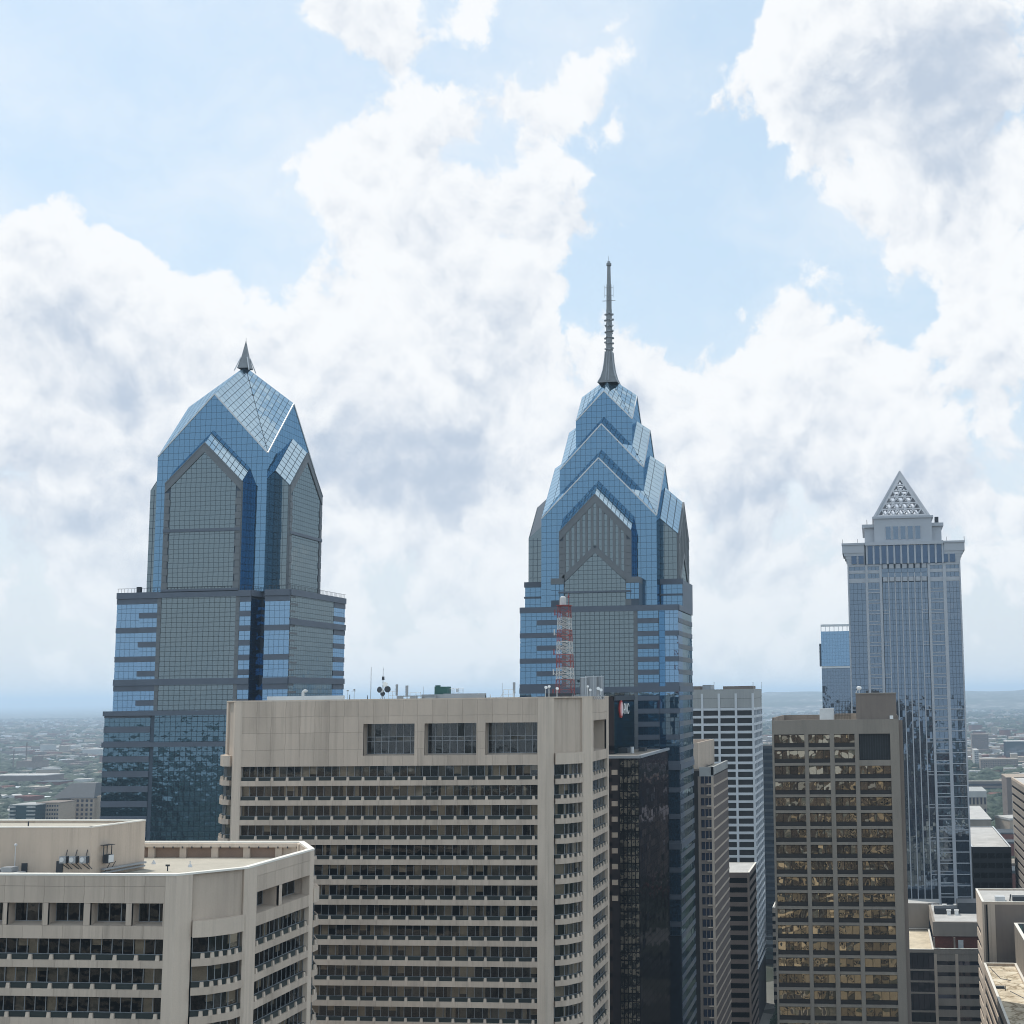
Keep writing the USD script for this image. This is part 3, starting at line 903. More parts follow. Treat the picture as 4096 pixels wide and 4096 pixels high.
def gable_bay(T, cx, cy, side, h, a0, a1, H, E, rise, z0, frame, gl, roof, style, trim='grey_granite'):
    """a bay with a gable that stands out from the shaft on one side; style 'ribs' or 'grid'"""
    p, q = SIDES[side]
    nx, ny = [(0, -1), (1, 0), (0, 1), (-1, 0)][side]
    tx, ty = [(1, 0), (0, 1), (-1, 0), (0, -1)][side]

    def G(u, w, z):                 # u along the face, w out from the centre
        return (cx + tx * u + nx * w, cy + ty * u + ny * w, z)
    d = a1 - a0
    # core
    e = .09
    mb = MB()
    fr = [G(-h + e, a1 - e, z0), G(h - e, a1 - e, z0), G(h - e, a1 - e, E - e), G(0, a1 - e, H - e), G(-h + e, a1 - e, E - e)]
    bk = [G(-h + e, a0 - 1, z0), G(h - e, a0 - 1, z0), G(h - e, a0 - 1, E - e + rise * (d + 1) / d), G(0, a0 - 1, H - e + rise * (d + 1) / d), G(-h + e, a0 - 1, E - e + rise * (d + 1) / d)]
    mb.prism(fr, bk)
    T.part('bay_core', mb, 'blue_metal')
    if side > 1:
        mb = MB()
        W = Wall(G(-h, a1, 0)[:2], G(h, a1, 0)[:2])
        W.slab(mb, [(0, z0), (2 * h, z0), (2 * h, E), (h, H), (0, E)], -.08, .0)
        T.part('bay_face', mb, gl)
        if side == 3:
            mb = MB()
            A, B = G(h, a1, 0), G(h, a0, 0)
            W2 = Wall(A[:2], B[:2])
            W2.slab(mb, [(0, z0), (d, z0), (d, E + rise), (0, E)], -.06, .03)
            T.part('bay_side', mb, 'grey_glass')
            for u in steps(.0, d, 4)[1:-1]:
                m2 = MB()
                W2.box(m2, u - .06, u + .06, z0, E, .03, .09)
                T.part('mullion', m2, 'blue_metal')
            for zz in np.arange(z0 + 2, E, 1.75):
                m2 = MB()
                W2.box(m2, 0, d, zz - .05, zz + .05, .03, .08)
                T.part('mullion', m2, 'blue_metal')
        return
    W = Wall(G(-h, a1, 0)[:2], G(h, a1, 0)[:2])
    g = 1.55                                     # granite border
    s = (H - E) / h
    zo = lambda u: (E + s * min(u, 2 * h - u)) - g * 1.5
    # granite: gable bands and quoined side strips
    bw = MB()
    for sgn in (0, 1):
        ring = [(0, E - .0), (0, E - g * 1.5), (h, H - g * 1.5), (h, H)] if sgn == 0 else [(2 * h, E - g * 1.5), (2 * h, E), (h, H), (h, H - g * 1.5)]
        m2 = MB()
        W.slab(m2, ring if sgn else ring, -.1, .22)
        T.part('gable_band', m2, frame)
    zq = E - g * 1.5
    k = 0
    while zq > z0 + 1.6:
        for u0, u1 in ((0, g if k % 2 else g * .8), (2 * h - (g if k % 2 else g * .8), 2 * h)):
            m2 = MB()
            W.box(m2, u0, u1, zq - 1.74, zq - .04, -.1, .16 + .04 * (k % 2))
            T.many('quoin', m2, frame, 'other_quoins')
        zq -= 1.78
        k += 1
    if style == 'ribs':
        ai, zi, hi = H - 14.9, E - 12.7, h - 1.5     # inner chevron: tip and feet
        li = lambda u: zi + (ai - zi) * (1 - abs(u - h) / hi)
        n = 11
        us = steps(g, 2 * h - g, n)
        for i in range(n + 1):
            for _ in (0,):
                u = us[i]
                m2 = MB()
                W.box(m2, u - .33, u + .33, li(u) + .9 if abs(u - h) < hi else z0 + 6, zo(u) + .3, -.1, .14)
                T.part('rib', m2, frame)
        clipU = Polygon([(g, zi + .9), (h, ai + 1.2), (2 * h - g, zi + .9), (2 * h - g, zo(g)), (h, zo(h)), (g, zo(g))])
        for i in range(n):
            panes(T, W, [us[i] + .33, us[i + 1] - .33], list(np.arange(zi, H + 1.75, 1.75)), gl, gap=.08, clip=clipU, rest='bay_glazing')
        for a, b in (((g * .8, zi), (h, ai)), ((h, ai), (2 * h - g * .8, zi))):
            m2 = MB()
            W.quadbar(m2, a, b, 1.5, -.1, .2 if a[0] < h else .203)
            T.part('chevron', m2, frame)
        clipL = Polygon([(g, z0), (2 * h - g, z0), (2 * h - g, zi - .9), (h, ai - 1.0), (g, zi - .9)])
    else:
        clipL = Polygon([(g, z0), (2 * h - g, z0), (2 * h - g, zo(g)), (h, zo(h)), (g, zo(g))])
    panes(T, W, steps(g, 2 * h - g, 13), list(np.arange(z0, H + 1.22, 1.22)), gl, gap=.09, clip=clipL, rest='bay_glazing', tilt=.003)
    # the bay's side walls and its little roof
    for u0, kind in ((h, 0), (-h, 1)):
        A, B = (G(h, a1, 0), G(h, a0, 0)) if kind == 0 else (G(-h, a0, 0), G(-h, a1, 0))
        if (kind == 0 and side == 0) or (kind == 1 and side == 1):
            W2 = Wall(A[:2], B[:2])
            n2 = max(2, round(d / 1.3))
            top = Polygon([(0, z0), (d, z0), (d, E + rise - .15), (0, E - .15)] if kind == 0 else [(0, z0), (d, z0), (d, E - .15), (0, E + rise - .15)])
            panes(T, W2, steps(.5, d, n2) if kind == 0 else steps(0, d - .5, n2), list(np.arange(z0, E + rise + 1.75, 1.75)), 'deep_glass' if side == 0 else gl, gap=.08, clip=top, rest='side_glazing')
            m2 = MB()
            W2.box(m2, *((0, .45) if kind == 0 else (d - .45, d)), z0, E, -.1, .1)
            T.part('bay_corner', m2, frame)
    for sg in (1, -1):
        A, B = np.array(G(0, a1, H)), np.array(G(sg * h, a1, E))
        D = np.array(G(0, a0, H + rise)) - A
        nrm = np.cross(B - A, D)
        nrm = nrm / np.linalg.norm(nrm) * (1 if nrm[2] > 0 else -1)
        nn, mm = 9, 3
        for i in range(nn):
            for j in range(mm):
                r = [A + (B - A) * s_ + D * t_ + nrm * .05 for s_, t_ in ((i / nn + .006, j / mm + .015), ((i + 1) / nn - .006, j / mm + .015), ((i + 1) / nn - .006, (j + 1) / mm - .015), (i / nn + .006, (j + 1) / mm - .015))]
                if np.dot(np.cross(r[1] - r[0], r[2] - r[0]), nrm) < 0:
                    r = r[::-1]
                T.many('roof_pane', MB().prism(r, [x - nrm * .1 for x in r]), roof, 'roof_glazing')
    mb = MB()
    W.quadbar(mb, (0, E + .05), (h, H + .05), .3, -.3, .30)
    W.quadbar(mb, (h, H + .05), (2 * h, E + .05), .3, -.3, .302)
    T.part('gable_trim', mb, trim)


def banded(T, W, u0, u1, ztop, zbot, pitch, bh, gl, stone, every=1, phase=0, cell=1.35, w=0., rows=2, rest='blue_glazing'):
    """storeys of glass with a granite band under every (or every second) storey"""
    z, k = ztop, phase
    nu = max(1, round((u1 - u0) / cell))
    while z > zbot + .5:
        b = bh if k % every == 0 else 0.
        if b:
            mb = MB()
            W.box(mb, u0, u1, z - b, z, w - .2, w + .13)
            T.many('granite_band', mb, stone, 'other_granite_bands')
        lo = max(z - pitch, zbot)
        panes(T, W, steps(u0, u1, nu), steps(lo, z - b, rows), gl, gap=.07, w=w, rest=rest)
        z -= pitch
        k += 1


# ---- the tall one with the spire
cx, cy = -74.7, 385.
T1 = Thing('skyscraper', 'tall blue glass skyscraper with stacked gables tapering to a long spire', 'skyscraper', (cx, cy, 0))
star_tier(T1, cx, cy, 8.1, 236.0, 227.6, 241.6, 216., 'blue_glass', 'roof_glass', n=7, m=6)
star_tier(T1, cx, cy, 11.9, 225.7, 213.0, 233.9, 201., 'blue_glass', 'roof_glass', n=10, m=6)
star_tier(T1, cx, cy, 16.1, 215.3, 198.8, 226.4, 173.8, 'blue_glass', 'roof_glass', n=13, m=6)
for sd in range(4):
    gable_bay(T1, cx, cy, sd, 9.9, 16.1, 21.3, 204.2, 194.0, 4.6, 173.8, 'grey_granite', 'grey_glass', 'roof_glass', 'ribs')
# collar under the gables on the front bay
Wf = Wall((cx - 12.1, cy - 21.6), (cx + 12.1, cy - 21.6))
for u0, u1 in ((0, 3.6), (20.6, 24.2)):
    mb = MB()
    Wf.box(mb, u0, u1, 179.9, 181.5, -6, .25)
    T1.part('granite_band', mb, 'grey_granite')
    panes(T1, Wf, steps(u0, u1, 3), [175.5, 177.0, 178.3, 179.9], 'blue_glass', w=.0)
    mb = MB()
    Wf.box(mb, u0 + .05, u1 - .05, 173.8, 179.9, -5.5, -.12)
    T1.part('bay_core', mb, 'blue_metal')
mb = MB()
Wf.box(mb, 2.2, 22.0, 177.4, 177.9, .28, .62)
T1.part('granite_band', mb, 'blue_granite')
# square lower shaft
ab = 21.6
cx0, cx = cx, cx + 1.0
mb = MB().box(cx - ab + .12, cx + ab - .12, cy - ab + .12, cy + 5.3, 0, 173.7).box(cx - ab + .12, cx + ab - 5, cy + 5.3, cy + ab - .12, 0, 173.7)
T1.part('shaft', mb, 'blue_metal')
Wb = Wall((cx - ab, cy - ab), (cx + ab, cy - ab))
P = 3.42
for (u0, u1, ev, ph, gl_) in ((0, 4.6, 2, 0, 'blue_glass'), (4.6, 11.6, 1, 0, 'blue_glass'), (32.2, 37.9, 1, 0, 'blue_glass'), (38.0, 39.6, 9, 1, 'deep_glass'), (39.6, 43.2, 2, 0, 'sky_glass')):
    banded(T1, Wb, u0, u1, 173.7, 88., P, 1.3, gl_, 'blue_granite', ev, ph)
    mb = MB()
    Wb.box(mb, u0, u1, 0, 88., -.1, .05)
    T1.part('lower_glazing', mb, 'slate_glass')
panes(T1, Wb, steps(12.6, 31.2, 14), list(np.arange(173.7 - 1.22 * 71, 173.8, 1.22)), 'grey_glass', rest='bay_glazing', tilt=.003)
for k in range(49):
    for u0, u1 in ((11.6, 12.6), (31.2, 32.2)):
        mb = MB()
        Wb.box(mb, u0, u1, 173.7 - 1.75 * (k + 1) + .04, 173.7 - 1.75 * k, -.1, .12 + .05 * (k % 2))
        T1.many('quoin', mb, 'grey_granite', 'other_quoins')
for z in (173.8, 152.2, 131.8, 111.4):
    mb = MB()
    Wb.box(mb, -.04, Wb.len + .04, z - 1.5, z, .0, .30)
    T1.part('cornice', mb, 'blue_granite')
Wr = Wall((cx + ab, cy - ab), (cx + ab, cy + 5.4))
for u0, u1, st in ((0, 3.2, 'blue_granite'), (3.2, 7.6, 'blue_granite'), (7.6, 22.0, 'grey_granite'), (22.0, 27.0, 'blue_granite')):
    z, k = 173.7, 0
    while z > 5:
        mb = MB()
        Wr.box(mb, u0, u1, z - 1.25, z, -.1, .16)
        T1.many('granite_band', mb, st, 'other_granite_bands')
        mb = MB()
        Wr.box(mb, u0, u1, z - P, z - 1.25, -.1, .02)
        T1.many('window_strip', mb, 'grey_glass' if u0 > 7 else 'slate_glass', 'other_window_strips')
        z -= P
for z in (173.8, 152.2, 131.8, 111.4):
    mb = MB()
    Wr.box(mb, .02, 27.0, z - 1.5, z, .05, .34)
    T1.part('cornice', mb, 'blue_granite')
mb = MB().box(cx - ab + .1, cx + ab - .1, cy - ab + .1, cy + 5.35, 173.7, 173.85)
T1.part('roof_terrace', mb, 'dark_metal')
cx = cx0
for x0, x1 in ((cx - 22.2, cx - 16.2), (cx + 16.2, cx + 22.4)):          # collars at the foot of the side bays
    W = Wall((x0, cy - 10.6), (x1, cy - 10.6))
    T1.part('bay_core', MB().box(x0 + .1, x1 - .1, cy - 10.5, cy + 10.5, 173.8, 181.4), 'blue_metal')
    panes(T1, W, steps(.1, W.len - .1, 4), [173.9, 175.4, 177.0], 'blue_glass', gap=.07)
    panes(T1, W, steps(.1, W.len - .1, 4), [177.5, 178.8, 180.1], 'blue_glass', gap=.07)
    for z0, z1 in ((180.1, 181.6), (177.0, 177.5)):
        mb = MB()
        W.box(mb, -.1, W.len + .1, z0, z1, -.5, .28)
        T1.part('granite_band', mb, 'blue_granite')
# spire: a flared foot, a stepped mast, aerial drums and cross arms
mb = MB()
prof = [(239.6, 2.9), (241.4, 2.1), (243.6, 1.55), (246.4, 1.2), (249.2, 1.0)]
for (z0, r0), (z1, r1) in zip(prof, prof[1:]):
    o = [(cx - r0, cy - r0, z0), (cx + r0, cy - r0, z0), (cx + r0, cy + r0, z0), (cx - r0, cy + r0, z0)]
    t = [(cx - r1, cy - r1, z1), (cx + r1, cy - r1, z1), (cx + r1, cy + r1, z1), (cx - r1, cy + r1, z1)]
    for i in range(4):
        mb.poly([o[i], o[(i + 1) % 4], t[(i + 1) % 4], t[i]])
foot = T1.part('spire_foot', mb, 'spire_metal')
mb = MB()
for s_ in (-1, 1):
    for t_ in (-1, 1):
        for (z0, r0), (z1, r1) in zip(prof, prof[1:]):
            mb.bar((cx + s_ * r0, cy + t_ * r0, z0), (cx + s_ * r1, cy + t_ * r1, z1), .16, 5)
    mb.bar((cx + .35 * s_, cy - 3.5, 240), (cx + .3 * s_, cy - 1.42, 249), .11, 5)
T1.part('rib', mb, 'grey_metal', parent=foot)
mb = MB()
for z0, z1, r0, r1 in ((249.2, 258, .95, .9), (258, 262, .85, .85), (262, 269.5, .80, .72), (269.5, 275.2, .62, .5), (275.2, 275.9, .75, .75)):
    mb.bar((cx, cy, z0), (cx, cy, z1), r0, 8, r1)
mast = T1.part('mast', mb, 'spire_metal')
mb = MB().bar((cx, cy, 275.9), (cx, cy, 278.2), .12, 6, .05)
mb.bar((cx, cy, 275.9), (cx, cy, 276.5), .45, 8)
T1.part('lightning_rod', mb, 'grey_metal', parent=mast)
for z in np.arange(250., 261.2, 1.75):
    mb = MB()
    for a in range(6):
        ang = a * math.pi / 3 + z
        mb.tm(trimesh.creation.icosphere(1, .22 + .14 * ((a * 7 + int(z)) % 3) / 2).apply_translation((cx + 1.15 * math.cos(ang), cy + 1.15 * math.sin(ang), z + .25 * math.sin(a * 2.4 + z))))
    mb.cyl(cx, cy, z - .06, z + .06, 1.08, 10)
    T1.part('aerial_ring', mb, 'grey_metal')
mb = MB()
for a in range(4):
    ang = a * math.pi / 2
    mb.bar((cx, cy, 264.6), (cx + 1.9 * math.cos(ang), cy + 1.9 * math.sin(ang), 264.6), .10, 5)
    for z in (266.2, 268.6):
        mb.bar((cx, cy, z), (cx + 1.25 * math.cos(ang), cy + 1.25 * math.sin(ang), z), .07, 5)
    mb.bar((cx + 1.25 * math.cos(ang), cy + 1.25 * math.sin(ang), 265.6), (cx + 1.25 * math.cos(ang), cy + 1.25 * math.sin(ang), 269.2), .05, 5)
T1.part('cross_arms', mb, 'grey_metal')
T1.close({'pane': 290, 'quoin': 90, 'granite_band': 150, 'window_strip': 60, 'roof_pane': 200})

# ---- the blunter one on the left
cx, cy = -170.2, 350.
T2 = Thing('skyscraper', 'blunt blue glass skyscraper with a faceted pointed roof, at left', 'skyscraper', (cx, cy, 0))
a, h, a1 = 15.1, 10.4, 19.4
star_tier(T2, cx, cy, a, 229.8, 213.6, 240.6, 177.5, 'blue_glass', 'roof_glass', cell=(1.45, 1.75), n=12, m=11, shift=.9)
for sd in range(4):
    gable_bay(T2, cx, cy, sd, h, a, a1, 215.8, 205.4, 4.2, 177.5, 'grey_granite', 'grey_glass', 'roof_glass', 'grid')
Wf = Wall((cx - h, cy - a1), (cx + h, cy - a1))
Wn = Wall((cx + a1, cy - h), (cx + a1, cy + h))
for W in (Wf, Wn):
    for z in (193.6, 178.2):
        mb = MB()
        W.box(mb, 0, 2 * h, z - .8, z, .2, .36)
        T2.part('granite_band', mb, 'blue_granite')
# middle section: a broad block with a slot near its right-hand corner
cx = -170.2
yF, yB = cy - a1, cy + 17.
xL, xS0, xS1, xR = -192.8, -156.4, -152.7, -146.1
core = MB().box(xL + .12, xS0 - .12, yF + .7, yB, 0, 177.4).box(xS0 - .12, xR - .12, yF + 6, yB, 0, 177.4).box(xS1 + .12, xR - .12, yF + .12, yF + 6.2, 0, 177.4)
T2.part('shaft', core, 'blue_metal')
P = 3.68
W0 = Wall((xL, yF + .6), (-186.3, yF + .6))
W1 = Wall((-186.3, yF), (xS0, yF))
W2_ = Wall((xS1, yF), (xR, yF))
Ws = Wall((xS0, yF), (xS0, yF + 6))
Wn = Wall((xR, yF), (xR, yB))
banded(T2, W0, 0, W0.len, 176.0, 96., P, 1.35, 'sky_glass', 'blue_granite', 2, 0)
b0, b1 = 5.9, 5.9 + 20.0
for u0, u1 in ((0, b0 - 1.), (b1 + 1., W1.len)):
    banded(T2, W1, u0, u1, 176.0, 96., P, 1.35, 'sky_glass', 'blue_granite', 1, 0)
panes(T2, W1, steps(b0, b1, 14), list(np.arange(177.0 - 1.22 * 66, 177.1, 1.22)), 'grey_glass', gap=.09, rest='bay_glazing', tilt=.003)
for k in range(46):
    for u0, u1 in ((b0 - 1, b0), (b1, b1 + 1)):
        mb = MB()
        W1.box(mb, u0, u1, 177. - 1.75 * (k + 1) + .04, 177. - 1.75 * k, -.1, .12 + .05 * (k % 2))
        T2.many('quoin', mb, 'grey_granite', 'other_quoins')
panes(T2, Ws, steps(0, Ws.len, 4), list(np.arange(100, 177.2, P / 2)), 'deep_glass', gap=.07, rest='side_glazing')
banded(T2, W2_, 0, W2_.len, 176.0, 96., P, 1.35, 'sky_glass', 'blue_granite', 2, 0, cell=1.4)
panes(T2, Wn, steps(.4, 28.5, 20), list(np.arange(177.0 - 1.22 * 45, 177.1, 1.22)), 'grey_glass', gap=.09, rest='bay_glazing', tilt=.006)
banded(T2, Wn, 28.5, Wn.len, 176.0, 120., P, 1.35, 'sky_glass', 'blue_granite', 1, 0)
for k in range(24):
    mb = MB()
    Wn.box(mb, 0, 3.2 + (k % 2) * 1.6, 176.0 - 1.84 * k - .5, 176.0 - 1.84 * k, -.1, .1)
    T2.many('granite_band', mb, 'grey_granite', 'other_granite_bands')
Wsl = Wall((xS0, yF + 6), (xS1, yF + 6))
panes(T2, Wsl, steps(0, Wsl.len, 2), list(np.arange(100, 177.2, P / 2)), 'deep_glass', gap=.07, rest='side_glazing')
for W in (W0, W1, Ws, Wsl, W2_, Wn):
    for z in (177.6, 177.6 - 6 * P, 177.6 - 2 * P if W is Wn else None):
        if z is None or (W in (Ws, Wsl) and z < 177):
            continue
        mb = MB()
        W.box(mb, .0, W.len, z - 1.55, z, -.1, .36)
        T2.part('cornice', mb, 'blue_granite')
        if z < 177:
            continue
        mb = MB()                                  # railing along the setback
        for i in range(int(W.len / .9)):
            W.box(mb, i * .9 + .2, i * .9 + .26, z, z + 1.0, .1, .16)
        W.box(mb, .1, W.len - .1, z + 1.0, z + 1.08, .1, .16)
        T2.part('railing', mb, 'dark_metal', kind='stuff')
mb = MB().box(xL + .1, xS0 - .1, yF + .7, yB, 177.4, 177.55).box(xS0 - .1, xR - .1, yF + 6, yB, 177.4, 177.56)
T2.part('roof_terrace', mb, 'dark_metal')
mb = MB().box(cx - 19.6, cx - 18.6, cy - 15, cy - 14, 177.6, 179.4)
T2.part('terrace_plant_box', mb, 'dark_metal')
# wider foot that shows on the left
xf = 23.8
Wl = Wall((cx - xf, cy - a1 - .9), (cx + 15, cy - a1 - .9))
mb = MB().box(cx - xf + .1, cx + 24, cy - a1 - .8, yB + 4, 0, 147.3)
T2.part('shaft', mb, 'blue_metal')
banded(T2, Wl, 0, 12.4, 147.4, 84., P, 1.5, 'lagoon_glass', 'blue_granite', 1, 0, rest='lower_glazing')
panes(T2, Wl, steps(13.4, 33.4, 14), list(np.arange(147.2 - 1.22 * 52, 147.3, 1.22)), 'lagoon_glass', rest='lower_glazing', tilt=.006)
for z in (147.6, 139.8):
    mb = MB()
    Wl.box(mb, -.2, Wl.len, z - 1.2, z, -.1, .5)
    T2.part('cornice', mb, 'blue_granite')
cx = -169.3
# the metal tip
mb = MB()
for (z0, r0), (z1, r1) in zip([(239.9, 1.6), (243.0, .85), (247.8, .04)], [(243.0, .85), (247.8, .04)]):
    o = [(cx - r0, cy - r0, z0), (cx + r0, cy - r0, z0), (cx + r0, cy + r0, z0), (cx - r0, cy + r0, z0)]
    t = [(cx - r1, cy - r1, z1), (cx + r1, cy - r1, z1), (cx + r1, cy + r1, z1), (cx - r1, cy + r1, z1)]
    for i in range(4):
        mb.poly([o[i], o[(i + 1) % 4], t[(i + 1) % 4], t[i]])
tip = T2.part('spire_tip', mb, 'spire_metal')
mb = MB().bar((cx, cy, 247.3), (cx, cy, 248.6), .06, 5)
for s_, t_ in ((-1, -1), (1, -1), (1, 1), (-1, 1)):
    mb.bar((cx + s_ * 2.1, cy + t_ * 2.1, 239.1), (cx + s_ * .9, cy + t_ * .9, 243.), .14, 5)
T2.part('rib', mb, 'light_metal', parent=tip)
T2.close({'pane': 290, 'quoin': 90, 'granite_band': 150, 'roof_pane': 200})
# ---------------------------------------------------------------- the stone and glass tower with a pyramid on top
cx, cy, hw = 10.95, 532., 20.65
T3 = Thing('skyscraper', 'pale stone and glass skyscraper topped by a lattice pyramid, at right', 'skyscraper', (cx, cy, 0))
y0 = cy - hw
T3.part('shaft', MB().box(cx - hw + .2, cx + hw - .2, y0 + .2, cy + hw, 0, 204.), 'blue_metal')
W = Wall((cx - hw, y0), (cx + hw, y0))
X = lambda r: (r * y0) - (cx - hw)          # a bearing from the deck to a place along the front
u_of = lambda x: x - (cx - hw)
pil = [(u_of(-3.15), u_of(-2.25)), (u_of(1.95), u_of(2.9)), (u_of(19.6), u_of(20.5)), (u_of(25.1), u_of(26.3))]
edges = [(0, .55), (2 * hw - .55, 2 * hw)]
for u0, u1 in pil + edges:
    mb = MB()
    W.box(mb, u0, u1, 0, 196.6, -.1, .55)
    T3.part('pilaster', mb, 'pale_stone')
ce = steps(pil[1][1], pil[2][0], 7)
for u in ce[1:-1]:
    mb = MB()
    W.box(mb, u - .19, u + .19, 60, 193.5, -.1, .36)
    T3.part('mullion_pier', mb, 'pale_stone')
FP = 3.9
ztops = [190.0 - FP * i for i in range(33)]
for z in ztops:
    lo, hi = z - FP, z
    for i in range(7):
        panes(T3, W, [ce[i] + .19, (ce[i] + ce[i + 1]) / 2, ce[i + 1] - .19], [lo, lo + 1.5, hi], 'slate_glass', gap=.09, rest='glazing', tilt=.004 if z > 145 else .008)
    for a, b in ((pil[0][1], pil[1][0]), (pil[2][1], pil[3][0])):
        mb = MB()
        W.box(mb, a, b, lo + .02, lo + .34, -.1, .22)
        W.box(mb, a, b, lo + 1.18, lo + 1.48, -.1, .22)
        T3.many('sill_band', mb, 'pale_stone', 'other_sill_bands')
        panes(T3, W, steps(a, b, 3), [lo + 1.48, hi], 'slate_glass', gap=.09, rest='glazing')
        panes(T3, W, [a, b], [lo + .34, lo + 1.18], 'slate_glass', gap=.05, rest='glazing')
    for a, b in ((.55, pil[0][0]), (pil[3][1], 2 * hw - .55)):
        panes(T3, W, steps(a, b, 4), [lo, lo + 1.4, hi], 'slate_glass', gap=.08, rest='glazing')
        if z < 150:
            mb = MB()
            W.box(mb, a, b, lo + .1, lo + .4, -.1, .2)
            T3.many('sill_band', mb, 'pale_stone', 'other_sill_bands')
    for k, i in enumerate((0, 6)):
        if int(round((190 - z) / FP)) % 3 == 2:
            m2 = MB()
            W.box(m2, ce[i] + .2, ce[i + 1] - .2, lo + .1, lo + .35, -.1, .2)
            W.box(m2, ce[i] + .2, ce[i + 1] - .2, lo + 1.3, lo + 1.55, -.1, .2)
            T3.many('sill_band', m2, 'pale_stone', 'other_sill_bands')
mb = MB()
W.box(mb, .55, 2 * hw - .55, 0, ztops[-1] - FP, -.1, .1)
T3.part('lower_glazing', mb, 'slate_glass')
# stone panels under the loggia, the loggia and the flared cornice
for i in range(7):
    for z0, z1 in ((190.3, 191.9), (195.1, 196.7)):
        mb = MB()
        W.box(mb, ce[i] + .35, ce[i + 1] - .35, z0, z1, -.1, .3)
        T3.part('stone_panel', mb, 'pale_stone')
    panes(T3, W, [ce[i], ce[i + 1]], [191.9, 193.5, 195.1], 'slate_glass', gap=.1)
for a, b in ((pil[0][1], pil[1][0]), (pil[2][1], pil[3][0]), (.55, pil[0][0]), (pil[3][1], 2 * hw - .55)):
    for z0, z1 in ((190.0, 191.6), (193.4, 194.6), (196.0, 196.7)):
        mb = MB()
        W.box(mb, a, b, z0, z1, -.1, .26)
        T3.part('stone_panel', mb, 'pale_stone')
    panes(T3, W, steps(a, b, 3), [191.6, 193.4], 'slate_glass', gap=.1)
    panes(T3, W, steps(a, b, 3), [194.6, 196.0], 'slate_glass', gap=.1)
uu = [u_of(x) for x in np.arange(-2.4, 25.6, 2.52)]
for i in range(len(uu) - 1):
    panes(T3, W, [uu[i] + .35, uu[i + 1] - .35], [196.9, 199.0, 203.6], 'night_glass', gap=.05, w=.25, name='loggia_pane')
    mb = MB()
    W.box(mb, uu[i] - .33, uu[i] + .33, 196.7, 203.7, -.1, .95)
    T3.part('loggia_pier', mb, 'pale_stone')
mb = MB()
W.box(mb, uu[-1] - .33, uu[-1] + .33, 196.7, 203.7, -.1, .95)
T3.part('loggia_pier', mb, 'pale_stone')
for u0 in (1.6, 4.2, 2 * hw - 6.3, 2 * hw - 3.7):
    panes(T3, W, [u0, u0 + 1.9], [197.0, 203.0], 'night_glass', gap=.05, w=.6, depth=.3, name='loggia_pane')
for sgn in (0, 1):
    mb = MB()
    n = 5
    for i in range(n):            # the corbelled corner blocks flare outwards in steps
        e = 1.75 * (i / (n - 1)) ** 1.6
        z0, z1 = 196.7 + i * 1.1, 196.7 + (i + 1) * 1.1 + (1.9 if i == n - 1 else 0)
        if sgn == 0:
            mb.box(cx - hw - e, cx - 14.2, y0 - .3 - e * .3, cy, z0, z1)
        else:
            mb.box(cx + 14.9, cx + hw + e, y0 - .3 - e * .3, cy, z0, z1)
    T3.part('corner_block', mb, 'pale_stone')
mb = MB().box(cx - hw - 1.9, cx - 13.9, y0 - 1.1, cy + hw + 1.5, 204.1, 204.8).box(cx + 14.7, cx + hw + 1.9, y0 - 1.1, cy + hw + 1.5, 204.1, 204.8).box(cx - 13.9, cx + 14.7, y0 - 1.3, cy + hw + 1.5, 203.7, 205.0)
T3.part('cornice', mb, 'pale_stone')
mb = MB()
for x in (-11.3, -5.6, 27, 33.3):
    mb.bar((x, y0 - .6, 204.8), (x, y0 - .6, 206.3), .08, 5)
T3.part('roof_mast', mb, 'dark_metal')
# two set-back drums
d1 = MB().box(cx - 14.0, cx + 14.4, y0 + 4, cy + 16, 204.9, 210.9).box(cx - 14.9, cx + 15.2, y0 + 3.2, cy + 17, 210.9, 212.1)
T3.part('drum', d1, 'pale_stone')
d2 = MB().box(cx - 10.4, cx + 10.9, y0 + 2.4, cy + 12, 205.0, 214.0).box(cx - 11.0, cx + 11.5, y0 + 2.0, cy + 12.6, 214.0, 214.8)
T3.part('drum', d2, 'pale_stone')
Wd = Wall((cx - 10.4, y0 + 2.4), (cx + 10.9, y0 + 2.4))
for i in range(5):
    u = 4.3 + i * 2.72
    mb = MB()
    Wd.box(mb, u, u + 1.8, 206.2, 211.0, .01, .06)
    w = T3.part('window', mb, 'slate_glass')
    mb = MB()
    Wd.box(mb, u - .12, u, 206.1, 211.1, .01, .2)
    Wd.box(mb, u + 1.8, u + 1.92, 206.1, 211.1, .01, .2)
    T3.part('frame', mb, 'pale_stone', parent=w)
T3.part('roof_plant', MB().box(cx + 12.2, cx + 13.6, y0 + 6, y0 + 8, 212.1, 214.6).bar((cx - 13, y0 + 6, 212), (cx - 13, y0 + 6, 214.2), .1), 'dark_metal')
